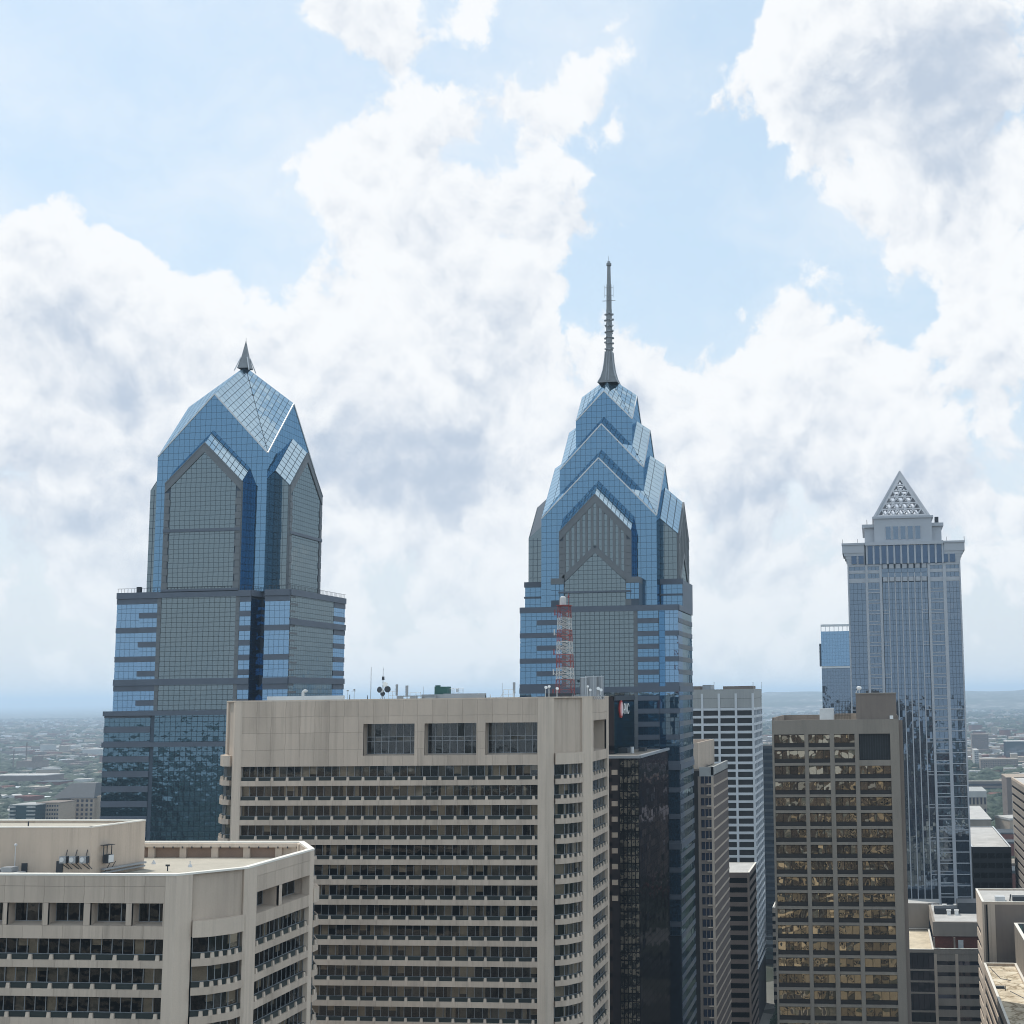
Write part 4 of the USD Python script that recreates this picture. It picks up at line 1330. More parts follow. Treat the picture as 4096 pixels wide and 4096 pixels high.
# open lattice pyramid
pb, pt, ph_ = 10.3, 234.0, 215.0
apex = np.array([cx, cy - 4, pt])
B = [np.array([cx - pb, cy - 4 - pb, ph_]), np.array([cx + pb, cy - 4 - pb, ph_]), np.array([cx + pb, cy - 4 + pb, ph_]), np.array([cx - pb, cy - 4 + pb, ph_])]
T3.part('pyramid_base', MB().box(cx - pb - .3, cx + pb + .3, cy - 4.3 - pb, cy - 3.7 + pb, 214.8, 215.5), 'pale_stone')
mb = MB()
for b in B:
    mb.bar(b, apex, .55, 4, .3)
T3.part('pyramid_edges', mb, 'pale_stone')
for k in range(4):
    a, b = B[k], B[(k + 1) % 4]
    e1, e2 = b - a, apex - a
    fn = np.cross(e1, e2)
    fn /= np.linalg.norm(fn)
    tri = Polygon([(0, 0), (1, 0), (.5, 1)])
    inner = Polygon([(.085, .045), (.915, .045), (.5, .80)])
    sh = tri.difference(inner)
    hgt = np.linalg.norm((a + b) / 2 - apex)
    # a plate with rows of round openings between straight bars
    rows = 6
    holes = []
    zrow = steps(.045, .80, rows)
    for r_ in range(rows):
        n = rows - r_
        for i in range(n):
            holes.append((.5 + (i - (n - 1) / 2) * .144, .035 + r_ * .132, i < n - 1))
    plate = Polygon([(0, 0), (1, 0), (.5, 1)])
    for (u, v, more) in holes:
        plate = plate.difference(Polygon([(u - .055, v + .012), (u + .055, v + .012), (u, v + .112)]))
        if more:
            plate = plate.difference(Polygon([(u + .020, v + .120), (u + .124, v + .120), (u + .072, v + .026)]))

    def P3(p, w):
        u, v = p
        return a + e1 * u + (apex - (a + b) / 2) * v + ((a + b) / 2 - (a + e1 * .5)) * v + fn * w
    verts, faces = trimesh.creation.triangulate_polygon(plate, engine='earcut')
    t3 = trimesh.creation.extrude_polygon(plate, .02, engine='earcut')
    mb = MB()
    n0 = [tuple(a + e1 * x + (apex - (a + b) / 2) * y + fn * (-.35 if z > .01 else .15)) for x, y, z in t3.vertices]
    mb.v = n0
    mb.f = [list(map(int, f)) if np.dot(np.cross(np.subtract(n0[f[1]], n0[f[0]]), np.subtract(n0[f[2]], n0[f[0]])), 1 * fn) * 0 == 0 else list(map(int, f)) for f in t3.faces]
    T3.part('pyramid_lattice', mb, 'pale_stone')
T3.close({'pane': 290, 'sill_band': 200})

# ---------------------------------------------------------------- plain blue glass tower behind it
T = Thing('glass_tower', 'plain blue glass tower with an open crown, behind the pyramid topped skyscraper', 'office tower', (-21, 800, 0))
zt = at(3340, 2497, 800)[2]
x0, x1 = at(3285, 2600, 800)[0], 4.
T.part('shaft', MB().box(x0 + .1, x1, 800.2, 835, 0, zt - 4), 'blue_metal')
W = Wall((x0, 800), (x1, 800))
panes(T, W, steps(0, W.len, 22), list(np.arange(zt - 4 - 2.0 * 10, zt - 3.9, 2.0)), 'sky_glass', gap=.05, tilt=.002)
panes(T, W, steps(0, W.len, 22), list(np.arange(zt - 25.3 - 2.0 * 24, zt - 25.2, 2.0)), 'slate_glass', gap=.05, tilt=.003)
mb = MB()
W.box(mb, 0, W.len, zt - 25.2, zt - 24.1, -.1, .3)
W.box(mb, 0, W.len, zt - 1.3, zt, -1, .2)
for i in range(12):
    W.box(mb, i * 2.5, i * 2.5 + .3, zt - 4, zt - 1.3, -.6, .1)
T.part('crown_frame', mb, 'light_metal')
mb = MB()
W.box(mb, -1.2, 0, zt - 24, zt - 11, -8, -2)
T.part('lift_shaft', mb, 'blue_metal')
mb = MB()
W.box(mb, 0, W.len, 0, zt - 73.4, -.1, .05)
T.part('lower_glazing', mb, 'slate_glass')
T.close({'pane': 200})

# ---------------------------------------------------------------- dark glass tower with the round sign, and its lower wing
T = Thing('glass_tower', 'dark glass tower with a round red and white sign near its roof', 'office tower', (-80, 335, 0))
xs, yn, yf = -62.2, 325.5, 352.5
zt = at(2490, 2786, 340)[2]
T.part('shaft', MB().box(-104, xs - .1, yn, yf, 0, zt), 'black_glass')
W = Wall((xs, yn), (xs, yf))
panes(T, W, steps(0, W.len, 16), list(np.arange(zt - 2.7 * 13, zt - .8, 1.35)), 'teal_glass', gap=.08, tilt=.002)
mb = MB()
W.box(mb, 0, W.len, zt - .9, zt + .25, -.3, .25)
T.part('coping', mb, 'dark_metal')
# lettering and roundel stand proud of the wall
zc = at(2481, 2836, yn + 8.2)[2]
def on_wall(tm, u, z, w):
    v = tm.vertices
    mb = MB()
    mb.v = [W.pt(u + p[0], z + p[1], w + p[2]) for p in v]
    mb.f = [list(map(int, f)) for f in tm.faces]
    return mb
sign = T.part('sign', on_wall(trimesh.creation.cylinder(2.15, .3, sections=40), 7.4, zc, .16), 'red_paint', label='round red and white logo beside the letters PNC')
T.part('roundel', on_wall(trimesh.creation.cylinder(1.72, .12, sections=40), 7.6, zc, .34), 'pink_sign', parent=sign)
tri = trimesh.creation.extrude_polygon(Polygon([(-.2, -1.1), (1.25, -.9), (.35, 1.25)]), .1, engine='earcut')
T.part('emblem', on_wall(tri, 7.75, zc, .40), 'white_paint', parent=sign)
T.part('letters', on_wall(meshkit.text_mesh('PNC', 2.6, .08), 11.6, zc - 1.3, .06), 'white_paint', parent=sign)
# wing in front: dark mirrors
zw = at(2540, 3024, 310)[2]
xw = at(2557, 3100, 310)[0]
yw = 354.
T.part('wing', MB().box(-72, xw - .1, 310.1, yw, 0, zw - .4), 'black_glass')
Wf, Wr = Wall((-72, 310), (xw, 310)), Wall((xw, 310), (xw, yw))
uL = at(2478, 3100, 310)[0] + 72
panes(T, Wf, steps(uL, Wf.len - .1, 5), list(np.arange(20, zw - .2, 1.75)), 'mirror_glass', gap=.22, tilt=.010, rest='dark_glazing')
panes(T, Wr, steps(0, Wr.len, 14), list(np.arange(20, zw - .2, 1.75)), 'black_glass', gap=.10, tilt=.005, rest='dark_glazing')
mb = MB()
Wf.box(mb, 0, Wf.len + .3, zw - .5, zw + .1, -.5, .3)
Wr.box(mb, 0, Wr.len, zw - .5, zw + .1, -.5, .3)
T.part('coping', mb, 'grey_metal')
T.part('roof_deck', MB().box(-71.5, xw - .6, 310.6, yw - .2, zw - .38, zw - .2), 'concrete_grey')
for i in range(9):
    mb = MB()
    z = zw - 3.6 - 3.45 * i
    Wf.box(mb, uL - 1.75, uL - .45, z - .55, z + .55, -.2, .35)
    T.part('reflection_chip', mb, 'beige_concrete')  # solid chips built in place of the beige tower's reflection in the glass
T.part('roof_plant', MB().box(-64, -60, 330, 336, zw - .2, zw + 1.0).box(-59, -57.4, 340, 343, zw - .2, zw + .7), 'dark_metal')
T.part('roof_vent', MB().cyl(-58.8, 330, zw - .2, zw + 1.3, .45, 10), 'light_metal')
T.close({'pane': 290})

# ---------------------------------------------------------------- white gridded tower
Y = 650.
T = Thing('office_tower', 'white tower with a regular grid of dark horizontal windows, behind the spired skyscraper', 'office tower', (-80, Y, 0))
xr = at(3014, 2800, Y)[0]
xl = xr - 62
zt = at(2900, 2757, Y)[2]
zb = at(2900, 2832, Y)[2]
yf = Y + 46
T.part('shaft', MB().box(xl + .2, xr - .3, Y + .3, yf, 0, zt - .5), 'interior')
Wf, Wr = Wall((xl, Y), (xr, Y)), Wall((xr, Y), (xr, yf))
cols = []
u = Wf.len - .9
while u > 1:
    cols.append((u - 6.9, u))
    u -= 8.0
pitch = 3.56
for (u0, u1) in cols:
    mb = MB()
    Wf.box(mb, u1 + .02, u1 + 1.08, 30, zt - 2, -.6, .25)
    T.part('pier', mb, 'stone_white')
    mb = MB()
    Wf.box(mb, u0 + .02, u1, zb + .1, zt - 4.4, -.6, .05)
    T.part('wall_panel', mb, 'concrete_pale')
mb = MB()
Wf.box(mb, 0, Wf.len, zt - 4.3, zt, -1, .12)
Wr.box(mb, 0, Wr.len, zt - 4.3, zt, -1, .12)
T.part('parapet', mb, 'concrete_pale')
mb = MB()
Wr.box(mb, 0, Wr.len, zb, zt - 4.4, -1, .05)
T.part('wall_panel', mb, 'concrete_pale')
for k in range(34):
    z = zb - k * pitch
    mb = MB()
    Wf.box(mb, 0, Wf.len, z - 1.15, z, -.6, .12)
    T.many('spandrel', mb, 'stone_white', 'other_spandrels')
    mb = MB()
    Wr.box(mb, 0, Wr.len, z - 1.15, z, -.6, .12)
    T.many('spandrel', mb, 'stone_white', 'other_spandrels')
    for (u0, u1) in cols:
        if Wf.len - u1 > 32:
            continue
        mb = MB()
        Wf.box(mb, u0, u1, z - pitch, z - 1.15, -.45, -.35)
        wn = T.many('window', mb, 'navy_glass', 'other_windows')
    for j in range(6):
        mb = MB()
        Wr.box(mb, .8 + j * 7.5, .8 + j * 7.5 + 6.4, z - pitch, z - 1.15, -.3, -.2)
        T.many('window', mb, 'slate_glass', 'other_windows')
for j in range(7):
    mb = MB()
    Wr.box(mb, j * 7.5 - .25 if j else 0, j * 7.5 + .75, 30, zb, -.5, .2)
    T.part('pier', mb, 'stone_white')
mb = MB()
T.part('roof_deck', MB().box(xl + 1, xr - 1, Y + 1, yf - 1, zt - 1.2, zt - .8), 'concrete_grey')
for px0, px1, py0 in ((2770, 2800, 2745), (2810, 2842, 2740), (2892, 3012, 2745)):
    a, b = at(px0, py0, Y + 12), at(px1, py0, Y + 12)
    T.part('roof_plant', MB().box(a[0], b[0], Y + 12, Y + 26, zt - 1, a[2]), 'concrete_brown' if px0 != 2810 else 'grey_metal')
mb = MB()
for px in (2856, 3012, 3045):
    p = at(px, 2728, Y + 14)
    mb.bar((p[0], p[1], zt - 1), tuple(p), .07, 4)
T.part('roof_mast', mb, 'dark_metal', kind='stuff')
T.close({'window': 290})

# ---------------------------------------------------------------- brown tower with a stepped top
Y = 470.
T = Thing('office_tower', 'brown concrete tower with a stepped top, beside the spired skyscraper', 'office tower', (-60, Y, 0))
xr = at(2853, 3100, Y)[0]
zt = at(2853, 3068, Y)[2]
yr = 516.
xl = at(2797, 3100, Y)[0]
T.part('core', MB().box(xl - 14, xr - .5, Y + .6, yr, 0, zt - 1.2), 'interior')
Wf, Wr = Wall((xl, Y), (xr, Y)), Wall((xr, Y), (xr, yr))
mb = MB()
Wf.box(mb, 0, Wf.len, zt - 3.1, zt, -.8, 0)
Wr.box(mb, 0, Wr.len, zt - 2.7, zt, -.8, 0)
T.part('parapet', mb, 'concrete_pale')
T.part('roof_deck', MB().box(xl, xr - .8, Y + .8, yr - .5, zt - 1.3, zt - 1.1), 'roof_gravel')
mb = MB()
Wf.box(mb, Wf.len - .75, Wf.len, 0, zt - 3.1, -.5, .15)
T.part('pier', mb, 'beige_concrete')
mb = MB()
Wf.box(mb, -.5, .45, 0, zt - 3.1, -.5, .10)
T.part('pier', mb, 'concrete_brown')
z, k = zt - 3.1, 0
while z > 18:
    mb = MB()
    Wf.box(mb, .45, Wf.len - .75, z - 3.62, z - 2.45, -.5, .05)
    T.many('spandrel', mb, 'concrete_brown', 'other_spandrels')
    mb = MB()
    Wf.box(mb, Wf.len - 2.3, Wf.len - .8, z - 2.75, z - 2.40, .05, .40)
    T.part('balcony_slab', mb, 'beige_concrete_light')
    for i in range(3):
        u = .55 + i * 1.28
        mb = MB()
        Wf.box(mb, u + .08, u + 1.12, z - 2.45, z, -.40, -.3)
        T.many('window', mb, 'navy_glass', 'other_windows')
        mb = MB()
        Wf.box(mb, u + 1.12, u + 1.36, z - 2.45, z, -.5, .0)
        T.many('mullion_pier', mb, 'concrete_brown', 'other_mullion_piers')
    mb = MB()
    Wr.box(mb, 0, Wr.len, z - 3.62, z - 2.95, -.5, .12)
    T.many('spandrel', mb, 'beige_concrete', 'other_spandrels')
    mb = MB()
    Wr.box(mb, 0, Wr.len, z - 2.95, z - .0, -.5, -.02)
    T.many('wall_strip', mb, 'brown_wall', 'other_wall_strips')
    z -= 3.62
    k += 1
# the taller block behind, with a flat blank wall
ya = 481.
xt = at(2857, 2980, 520)[0]
zt2 = at(2857, 2956, 520)[2]
xc = at(2791, 2990, ya)[0]
ring = [(xc - 16, ya), (xc, ya), (xt, 520), (xc - 16, 520)]
mb = MB()
band(mb, ring + [ring[0]], .6, 0, zt2)
T.part('tower_wall', mb, 'beige_concrete')
T.part('tower_roof', MB().prism([(*p, zt2 - 1.6) for p in offset_pts(ring + [ring[0]], -.5)[:-1]], [(*p, zt2 - 2) for p in offset_pts(ring + [ring[0]], -.5)[:-1]]), 'brown_screen')
Wt = Wall((xc, ya), (xt, 520))
mb = MB()
Wt.box(mb, 18, 21, zt2 - 13.5, zt2 - 8.5, .0, .06)
d_ = T.part('door', mb, 'dark_metal')
mb = MB()
Wt.box(mb, 17.7, 18, zt2 - 13.5, zt2 - 8.2, .0, .2)
Wt.box(mb, 21, 21.3, zt2 - 13.5, zt2 - 8.2, .0, .2)
T.part('frame', mb, 'beige_concrete_light', parent=d_)
T.close({'window': 150, 'mullion_pier': 60, 'wall_strip': 60, 'spandrel': 90})

# ---------------------------------------------------------------- grey concrete tower with four columns of bronze glass
Y = 330.
T = Thing('office_tower', 'grey concrete tower with four columns of bronze mirror windows and a brown penthouse', 'office tower', (-10, Y, 0))
x0, x1 = -25.1, 4.75
zt = at(3300, 2879, Y)[2]
T.part('core', MB().box(x0 + .4, x1 - .4, Y + 1.2, Y + 38, 0, zt - 2.5), 'interior')
W = Wall((x0, Y), (x1, Y))
bays = [(-24.65, -17.45), (-16.55, -11.5), (-10.45, -5.65), (-4.65, 2.65)]
bu = [(a - x0, b - x0) for a, b in bays]
ztr = at(3150, 2938, Y)[2]
mb = MB()
W.box(mb, 0, W.len, ztr, zt, -1.2, .0)
T.part('parapet', mb, 'concrete_grey')
ed = [0] + [q for b in bu for q in b] + [W.len]
for i in range(0, len(ed), 2):
    mb = MB()
    W.box(mb, ed[i] + (.0 if i == 0 else .0), ed[i + 1], 0, ztr, -1.0, .10)
    T.part('pier', mb, 'concrete_grey')
mb = MB()
W.box(mb, W.len - .02, W.len + .9, 0, zt - .3, -1.8, -.9)
T.part('corner_strip', mb, 'concrete_brown')
pitch = 3.655
for k in range(24):
    zt_, zb_ = ztr - k * pitch, ztr - k * pitch - 3.02
    for bi, (a, b) in enumerate(bu):
        if bi == 3 and k < 2:
            if k == 0:
                mb = MB()
                W.box(mb, a, b, ztr - 2 * pitch + 1.25, ztr, -1.2, -1.0)
                T.part('louvre', mb, 'dark_panel')
                for j in range(12):
                    mb = MB()
                    W.box(mb, a + .3 + j * .58, a + .42 + j * .58, ztr - 2 * pitch + 1.3, ztr - .02, -1.0, -.8)
                    T.part('louvre_fin', mb, 'dark_metal')
                mb = MB()
                W.box(mb, a, b, ztr - 2 * pitch - .1, ztr - 2 * pitch + 1.2, -.8, .02)
                T.part('spandrel', mb, 'concrete_grey')
            continue
        n = 3 if b - a < 6 else 4
        panes(T, W, steps(a, b, n), [zb_ + .95, zt_ - .12], ['bronze_glass', 'bronze_glass', 'bronze_glass_dark'], gap=.10, w=-.55, tilt=.010)
        mb = MB()
        W.box(mb, a, b, zb_, zb_ + .93, -.9, -.50)
        T.many('sill_panel', mb, 'brown_sill', 'other_sill_panels')
        mb = MB()
        W.box(mb, a, b, zb_ - .62, zb_ - .01, -.9, .02)
        T.many('spandrel', mb, 'concrete_grey', 'other_spandrels')
mb = MB()
W.box(mb, 0, W.len, 0, ztr - 24 * pitch, -.5, -.1)
T.part('lower_storeys', mb, 'concrete_grey')
pa = MB()
band(pa, [(x1, Y + 1), (x1, Y + 38), (x0, Y + 38), (x0, Y + 1)], .5, zt - 1.6, zt + .6)
T.part('roof_parapet', pa, 'concrete_brown')
T.part('roof_deck', MB().box(x0 + .3, x1 - .5, Y + 1.2, Y + 37.6, zt - 1.4, zt - 1.0), 'roof_gravel')
zp = at(3500, 2776, Y + 1)[2]
px0, px1 = at(3424, 2830, Y + 1)[0], at(3585, 2830, Y + 1)[0]
T.part('penthouse', MB().box(px0, px1, Y + .6, Y + 22, zt - 1, zp), 'concrete_brown')
T.part('penthouse_cap', MB().box(px0 - .1, px1 + .1, Y + .5, Y + 22.1, zp, zp + .25), 'concrete_grey')
a = at(3278, 2834, Y + 6)
b = at(3335, 2877, Y + 6)
T.part('cooling_unit', MB().box(a[0], b[0], Y + 6, Y + 10, zt - 1, a[2]), 'light_metal')
a = at(3340, 2806, Y + 8)
b = at(3402, 2860, Y + 8)
mb = MB()
for q in steps(a[0], b[0], 10):
    mb.box(q - .03, q + .03, Y + 8, Y + 8.1, zt - 1, a[2])
for zz in steps(b[2], a[2], 3):
    mb.box(a[0], b[0], Y + 8.02, Y + 8.08, zz - .04, zz + .04)
T.part('screen_frame', mb, 'dark_metal')
T.part('roof_ridge', MB().box(a[0], b[0] + 2.2, Y + 8.5, Y + 9, zt - 1, zt + 1.3), 'beige_concrete')
T.close({'pane': 290, 'spandrel': 100, 'sill_panel': 100})
# dishes on its penthouse
p = at(3436, 2752, Y + 3)
mb = MB().bar((p[0], p[1], zp + .2), (p[0], p[1], p[2]), .08, 6)
mb.tm(trimesh.creation.icosphere(2, .6).apply_scale((1, .6, .8)).apply_translation(p))
mb.bar((p[0] - .8, p[1], zp + .2), (p[0] - .3, p[1], p[2] - .2), .06, 5)
single('satellite_dish', mb, 'white_paint', 'small white dish on the brown penthouse of the grey concrete tower', 'dish')
p = at(3565, 2868, Y + .2)
single('roof_tarpaulin', MB().box(p[0] - .35, p[0] + .45, p[1] - .2, p[1] + .3, p[2] - .45, p[2] + .35), 'white_paint', 'white bundle lying before the brown penthouse of the grey tower', 'tarpaulin')
# ---------------------------------------------------------------- lower buildings on the right, seen from above
def simple_block(T, x0, x1, y0, y1, z, wall, deck, par=.9, t=.5, cop='coping_white', roof='roof_gravel'):
    T.part('core', MB().box(x0 + .25, x1 - .25, y0 + .25, y1 - .25, 0, z - par - .3), 'interior')
    T.part('roof_deck', MB().box(x0 + .2, x1 - .2, y0 + .2, y1 - .2, z - par - .3, z - par), roof)
    mb = MB()
    ring = [(x0, y0), (x1, y0), (x1, y1), (x0, y1), (x0, y0)]
    for a, b in zip(ring, ring[1:]):
        W = Wall(a, b)
        W.box(mb, t + .004 if a in (ring[0], ring[2]) else 0, W.len - (t + .004 if a in (ring[0], ring[2]) else 0), z - par - .3, z - .12, -t, -.005)
    T.part('parapet', mb, wall)
    mb = MB()
    for a, b in zip(ring, ring[1:]):
        W = Wall(a, b)
        W.box(mb, t + .12 if a in (ring[0], ring[2]) else 0, W.len - (t + .12 if a in (ring[0], ring[2]) else 0), z - .12, z, -t - .06, .05)
    T.part('coping', mb, cop)


def strip_wall(T, W, u0, u1, z1, z0, pitch, wh, wall, gl, piers=(), name='window', rec=.25, pw=.9, pier_mat=None):
    """storeys of window strips between solid bands; piers: places where a pier crosses the strip"""
    z, k = z1, 0
    cuts = [u0] + [q for p in piers for q in (p - pw / 2, p + pw / 2)] + [u1]
    while z > z0 + pitch:
        mb = MB()
        W.box(mb, u0, u1, z - (pitch - wh), z, -.5, 0)
        T.many('spandrel', mb, wall, 'other_spandrels')
        for i in range(0, len(cuts), 2):
            mb = MB()
            W.box(mb, cuts[i], cuts[i + 1], z - pitch, z - (pitch - wh), -.5, -rec)
            T.many(name, mb, gl if isinstance(gl, str) else rng.choice(gl), 'other_' + name + 's')
        z -= pitch
        k += 1
    for p in piers:
        mb = MB()
        W.box(mb, p - pw / 2, p + pw / 2, z, z1 - .02, -.4, .06)
        T.part('pier', mb, pier_mat or wall)


# brown building with a loggia of red brick under its roof
Y = 450.
T = Thing('office_block', 'brown strip windowed block with a red brick loggia, right of the grey concrete tower', 'office building', (24, Y, 0))
zf = at(3780, 3800, Y)[2]
zl = at(3780, 3745, Y + 3)[2]
zu = at(3780, 3688, Y + 3)[2]
xa, xm, xb = 5.0, 15.2, 46.
simple_block(T, xa, xm, Y, 489., zf + .2, 'concrete_taupe', 0, par=.7, roof='stained_roof')
T.part('upper_block', MB().box(xm + .05, xb, Y + 3.0, 489, zl, zu).box(xa, xm, 489.2, 500, 40, zu + .3), 'concrete_taupe')
T.part('upper_roof', MB().box(xm + .8, xb - .5, Y + 3.8, 488.4, zu, zu + .06).box(xa + .2, xm + 4, 489.6, 499.5, zu + .3, zu + .38), 'roof_pale')
W = Wall((xm, Y), (xb, Y))
W2 = Wall((xm, Y + 3.4), (xb, Y + 3.4))
mb = MB()
W2.box(mb, 0, W2.len, zf - .3, zl, -.5, 0)
lg = T.part('loggia_wall', mb, 'red_brick')
mb = MB()
u = at(3843, 3770, Y + 3.3)[0] - xm
W2.box(mb, u - .8, u + .8, zf, zf + 2.5, .01, .08)
T.part('door', mb, 'light_metal', parent=lg)
mb = MB()
for px in (3737, 3818):
    u = at(px, 3770, Y + 1)[0] - xm
    W.box(mb, u - .25, u + .25, zf, zl, -1.2, -.7)
T.part('loggia_column', mb, 'concrete_taupe')
mb = MB()
W.box(mb, 0, W.len, zf - 1.2, zf + .35, -.5, .05)
T.part('parapet', mb, 'concrete_taupe')
mb = MB()
W.box(mb, -.02, W.len, zf + .35, zf + .5, -.6, .1)
T.part('coping', mb, 'coping_white')
pr = [at(px, 3900, Y)[0] - xm for px in (3744, 3829)]
strip_wall(T, W, 0, W.len, zf - 1.2, 0, 3.36, 1.2, 'concrete_taupe', ['navy_glass', 'black_glass'], pr, pier_mat='beige_concrete')
W3 = Wall((xa, Y), (xm - .02, Y))
z = zf - .3
for k in range(14):
    mb = MB()
    W3.box(mb, 0, W3.len, z - .55, z, -.4, .06)
    T.part('spandrel', mb, 'concrete_taupe')
    hgt = 5.0 if k % 3 == 0 else 2.9
    panes(T, W3, steps(0, W3.len, 6), [z - .55 - hgt, z - .55], 'black_glass', gap=.12, w=-.1)
    z -= .55 + hgt
    if z < 5:
        break
T.close()
for i, (px, py, yy) in enumerate(((3779, 3646, 478), (3825, 3646, 478), (3796, 3668, 466), (3827, 3668, 466))):
    p = at(px, py, yy)
    single('vent', MB().box(p[0] - .6, p[0] + .6, yy, yy + 1.2, zu + .06, zu + 1.5).box(p[0] - .75, p[0] + .75, yy - .1, yy + 1.3, zu + 1.5, zu + 1.7), 'white_paint',
           ['far left', 'far right', 'near left', 'near right'][i] + ' of four white vents on the roof of the brown block with the loggia', 'roof vent')
p = at(3752, 3676, 468)
single('plant_room', MB().box(p[0] - 1.0, p[0] + 6.5, 468, 474, zu + .06, zu + 1.9).box(p[0] + 6.6, 44, 470, 480, zu + .06, zu + 3.4), 'dark_metal', 'dark plant boxes on the roof of the brown block with the loggia', 'plant room')

# beige block with a white roof and a sunlit side
Y = 400.
T = Thing('office_block', 'beige block with white roof and sunlit left wall, at the right edge', 'office building', (45, Y, 0))
x0 = at(3932, 3700, Y)[0]
z = at(3932, 3606, Y)[2]
simple_block(T, x0, x0 + 40, Y, 426, z, 'beige_concrete', 0, par=.5, roof='roof_pale')
W, Wl = Wall((x0, Y), (x0 + 40, Y)), Wall((x0, 426), (x0, Y))
mb = MB()
W.box(mb, 0, 1.0, 0, z - .8, -.5, -.01)
W.box(mb, 3.4, 40, 0, z - .8, -.5, .0)
T.part('front_wall', mb, 'concrete_brown')
mb = MB()
W.box(mb, 1.0, 1.4, 0, z - .8, -.5, -.3)
T.part('slot', mb, 'dark_panel')
mb = MB()
W.box(mb, 1.4, 3.4, 0, z - .6, -.5, .35)
T.part('pilaster', mb, 'beige_concrete')
mb = MB()
Wl.box(mb, 0, Wl.len, z - 9.5, z - .8, -.5, 0)
T.part('side_wall', mb, 'beige_concrete_light')
zz = z - 9.5
while zz > 10:
    mb = MB()
    Wl.box(mb, 0, 16, zz - 1.5, zz, -.5, -.35)
    T.part('window', mb, 'navy_glass')
    mb = MB()
    Wl.box(mb, 16, Wl.len, zz - 1.5, zz, -.5, 0)
    Wl.box(mb, 0, Wl.len, zz - 3.9, zz - 1.5, -.5, 0)
    T.part('side_wall', mb, 'beige_concrete_light')
    zz -= 3.9
T.close()
p = at(4002, 3618, 404)
single('cooling_unit', MB().box(p[0] - 1.4, p[0] + 1.3, 404, 406.5, z - .5, z + .75), 'light_metal', 'flat pale cooling unit at the front edge of the white roof', 'cooling unit')
single('cooling_unit', MB().box(p[0] + 3.4, p[0] + 8, 403.5, 407, z - .5, z + .8).bar((p[0] + 2.6, 404, z - .4), (p[0] + 2.9, 404, z + 1.4), .2), 'dark_metal', 'dark duct unit beside the pale cooling unit on the white roof', 'cooling unit')

# low block with a long grey wall and a glazed end, and the stained roof beside it
T = Thing('office_block', 'block with a long bare grey side wall and glazed roof pavilion, lower right corner', 'office building', (50, 395, 0))
xq = 35.3
zq = at(3990, 3692, 395)[2]
T.part('side_wall', MB().box(xq, xq + .7, 290, 395.5, 0, zq - .15), 'concrete_grey')
T.part('coping', MB().box(xq - .06, xq + .8, 289.9, 395.6, zq - .15, zq).box(xq + .8, 80, 394.9, 395.6, zq - .15, zq), 'coping_white')
T.part('roof_deck', MB().box(xq + .7, 80, 290, 394, zq - 3.3, zq - 3.0), 'cracked_roof')
T.part('core', MB().box(xq + .75, 79, 291, 394, 0, zq - 3.4), 'interior')
W = Wall((xq + .7, 394.2), (80, 394.2))
panes(T, W, steps(.2, W.len, 32), [zq - 2.7, zq - .3], ['slate_glass', 'teal_glass'], gap=.3, tilt=.01)
mb = MB()
W.box(mb, 0, W.len, zq - 3.0, zq - .15, -.6, -.11)
T.part('pavilion_frame', mb, 'dark_metal')
T.part('gutter', MB().box(xq + 2, 80, 391.5, 392.4, zq - 3.0, zq - 2.6), 'light_metal')
T.close()
T = Thing('office_block', 'striped block with a stained pale flat roof, in the lower right corner', 'office building', (31, 393, 0))
xl, zr = 26.6, at(3930, 3864, 393)[2]
simple_block(T, xl, xq - .05, 285, 393.5, zr + .8, 'beige_concrete', 0, par=.8, t=.5, roof='cracked_roof')
Wl = Wall((xl, 393.5), (xl, 285))
zz = zr - .4
while zz > 5:
    mb = MB()
    Wl.box(mb, 0, Wl.len, zz - 1.3, zz, -.6, 0)
    T.part('spandrel', mb, 'beige_concrete')
    mb = MB()
    Wl.box(mb, 0, Wl.len, zz - 3.5, zz - 1.3, -.6, -.45)
    T.part('window_strip', mb, 'black_glass')
    zz -= 3.5
T.part('roof_seam', MB().bar((xl + 1.4, 391, zr + .03), (xl + 3.0, 376, zr + .03), .12, 4).bar((xl + 3.0, 376, zr + .03), (xl + 5.4, 374, zr + .03), .12, 4).bar((xl + 4.0, 361, zr + .03), (xl + 7, 352, zr + .03), .12, 4), 'slate', kind='stuff')
T.close()
p = at(3998, 3950, 365)
single('duct', MB().box(p[0] - 1.3, p[0] + 1.2, 364, 365.2, zr, zr + .55).bar((p[0] + 1.2, 362, zr), (p[0] + 1.2, 362, zr + 1.2), .12, 6), 'slate', 'small dark duct lying on the stained pale roof', 'duct')

# striped tower further back, with a pale annex, and the dark block in front of them
T = Thing('office_tower', 'brown tower with fine slanting stripes at the right edge, blue roof', 'office tower', (70, 560, 0))
xs = 56.
zs = at(4045, 3137, xs * 5500 / 545)[2]
T.part('core', MB().box(xs + .5, 95, 515, 612, 0, zs - .6), 'interior')
Wl = Wall((xs, 612), (xs, 500))
strip_wall(T, Wl, 0, Wl.len, zs - 1.0, 10, 3.3, 1.15, 'concrete_taupe', 'black_glass', [], name='window_strip')
mb = MB()
Wl.box(mb, 0, Wl.len, zs - 1.0, zs, -.6, .1)
T.part('parapet', mb, 'beige_concrete')
T.part('roof_deck', MB().box(xs + .6, 95, 515, 611, zs - .6, zs - .4), 'roof_pale')
T.part('blue_canopy', MB().box(64, 90, 585, 600, zs + 1.0, zs + 2.6).box(60, 66, 560, 570, zs - .4, zs + .8), 'blue_paint')
xan = 60.
za = at(4003, 3182, 655)[2]
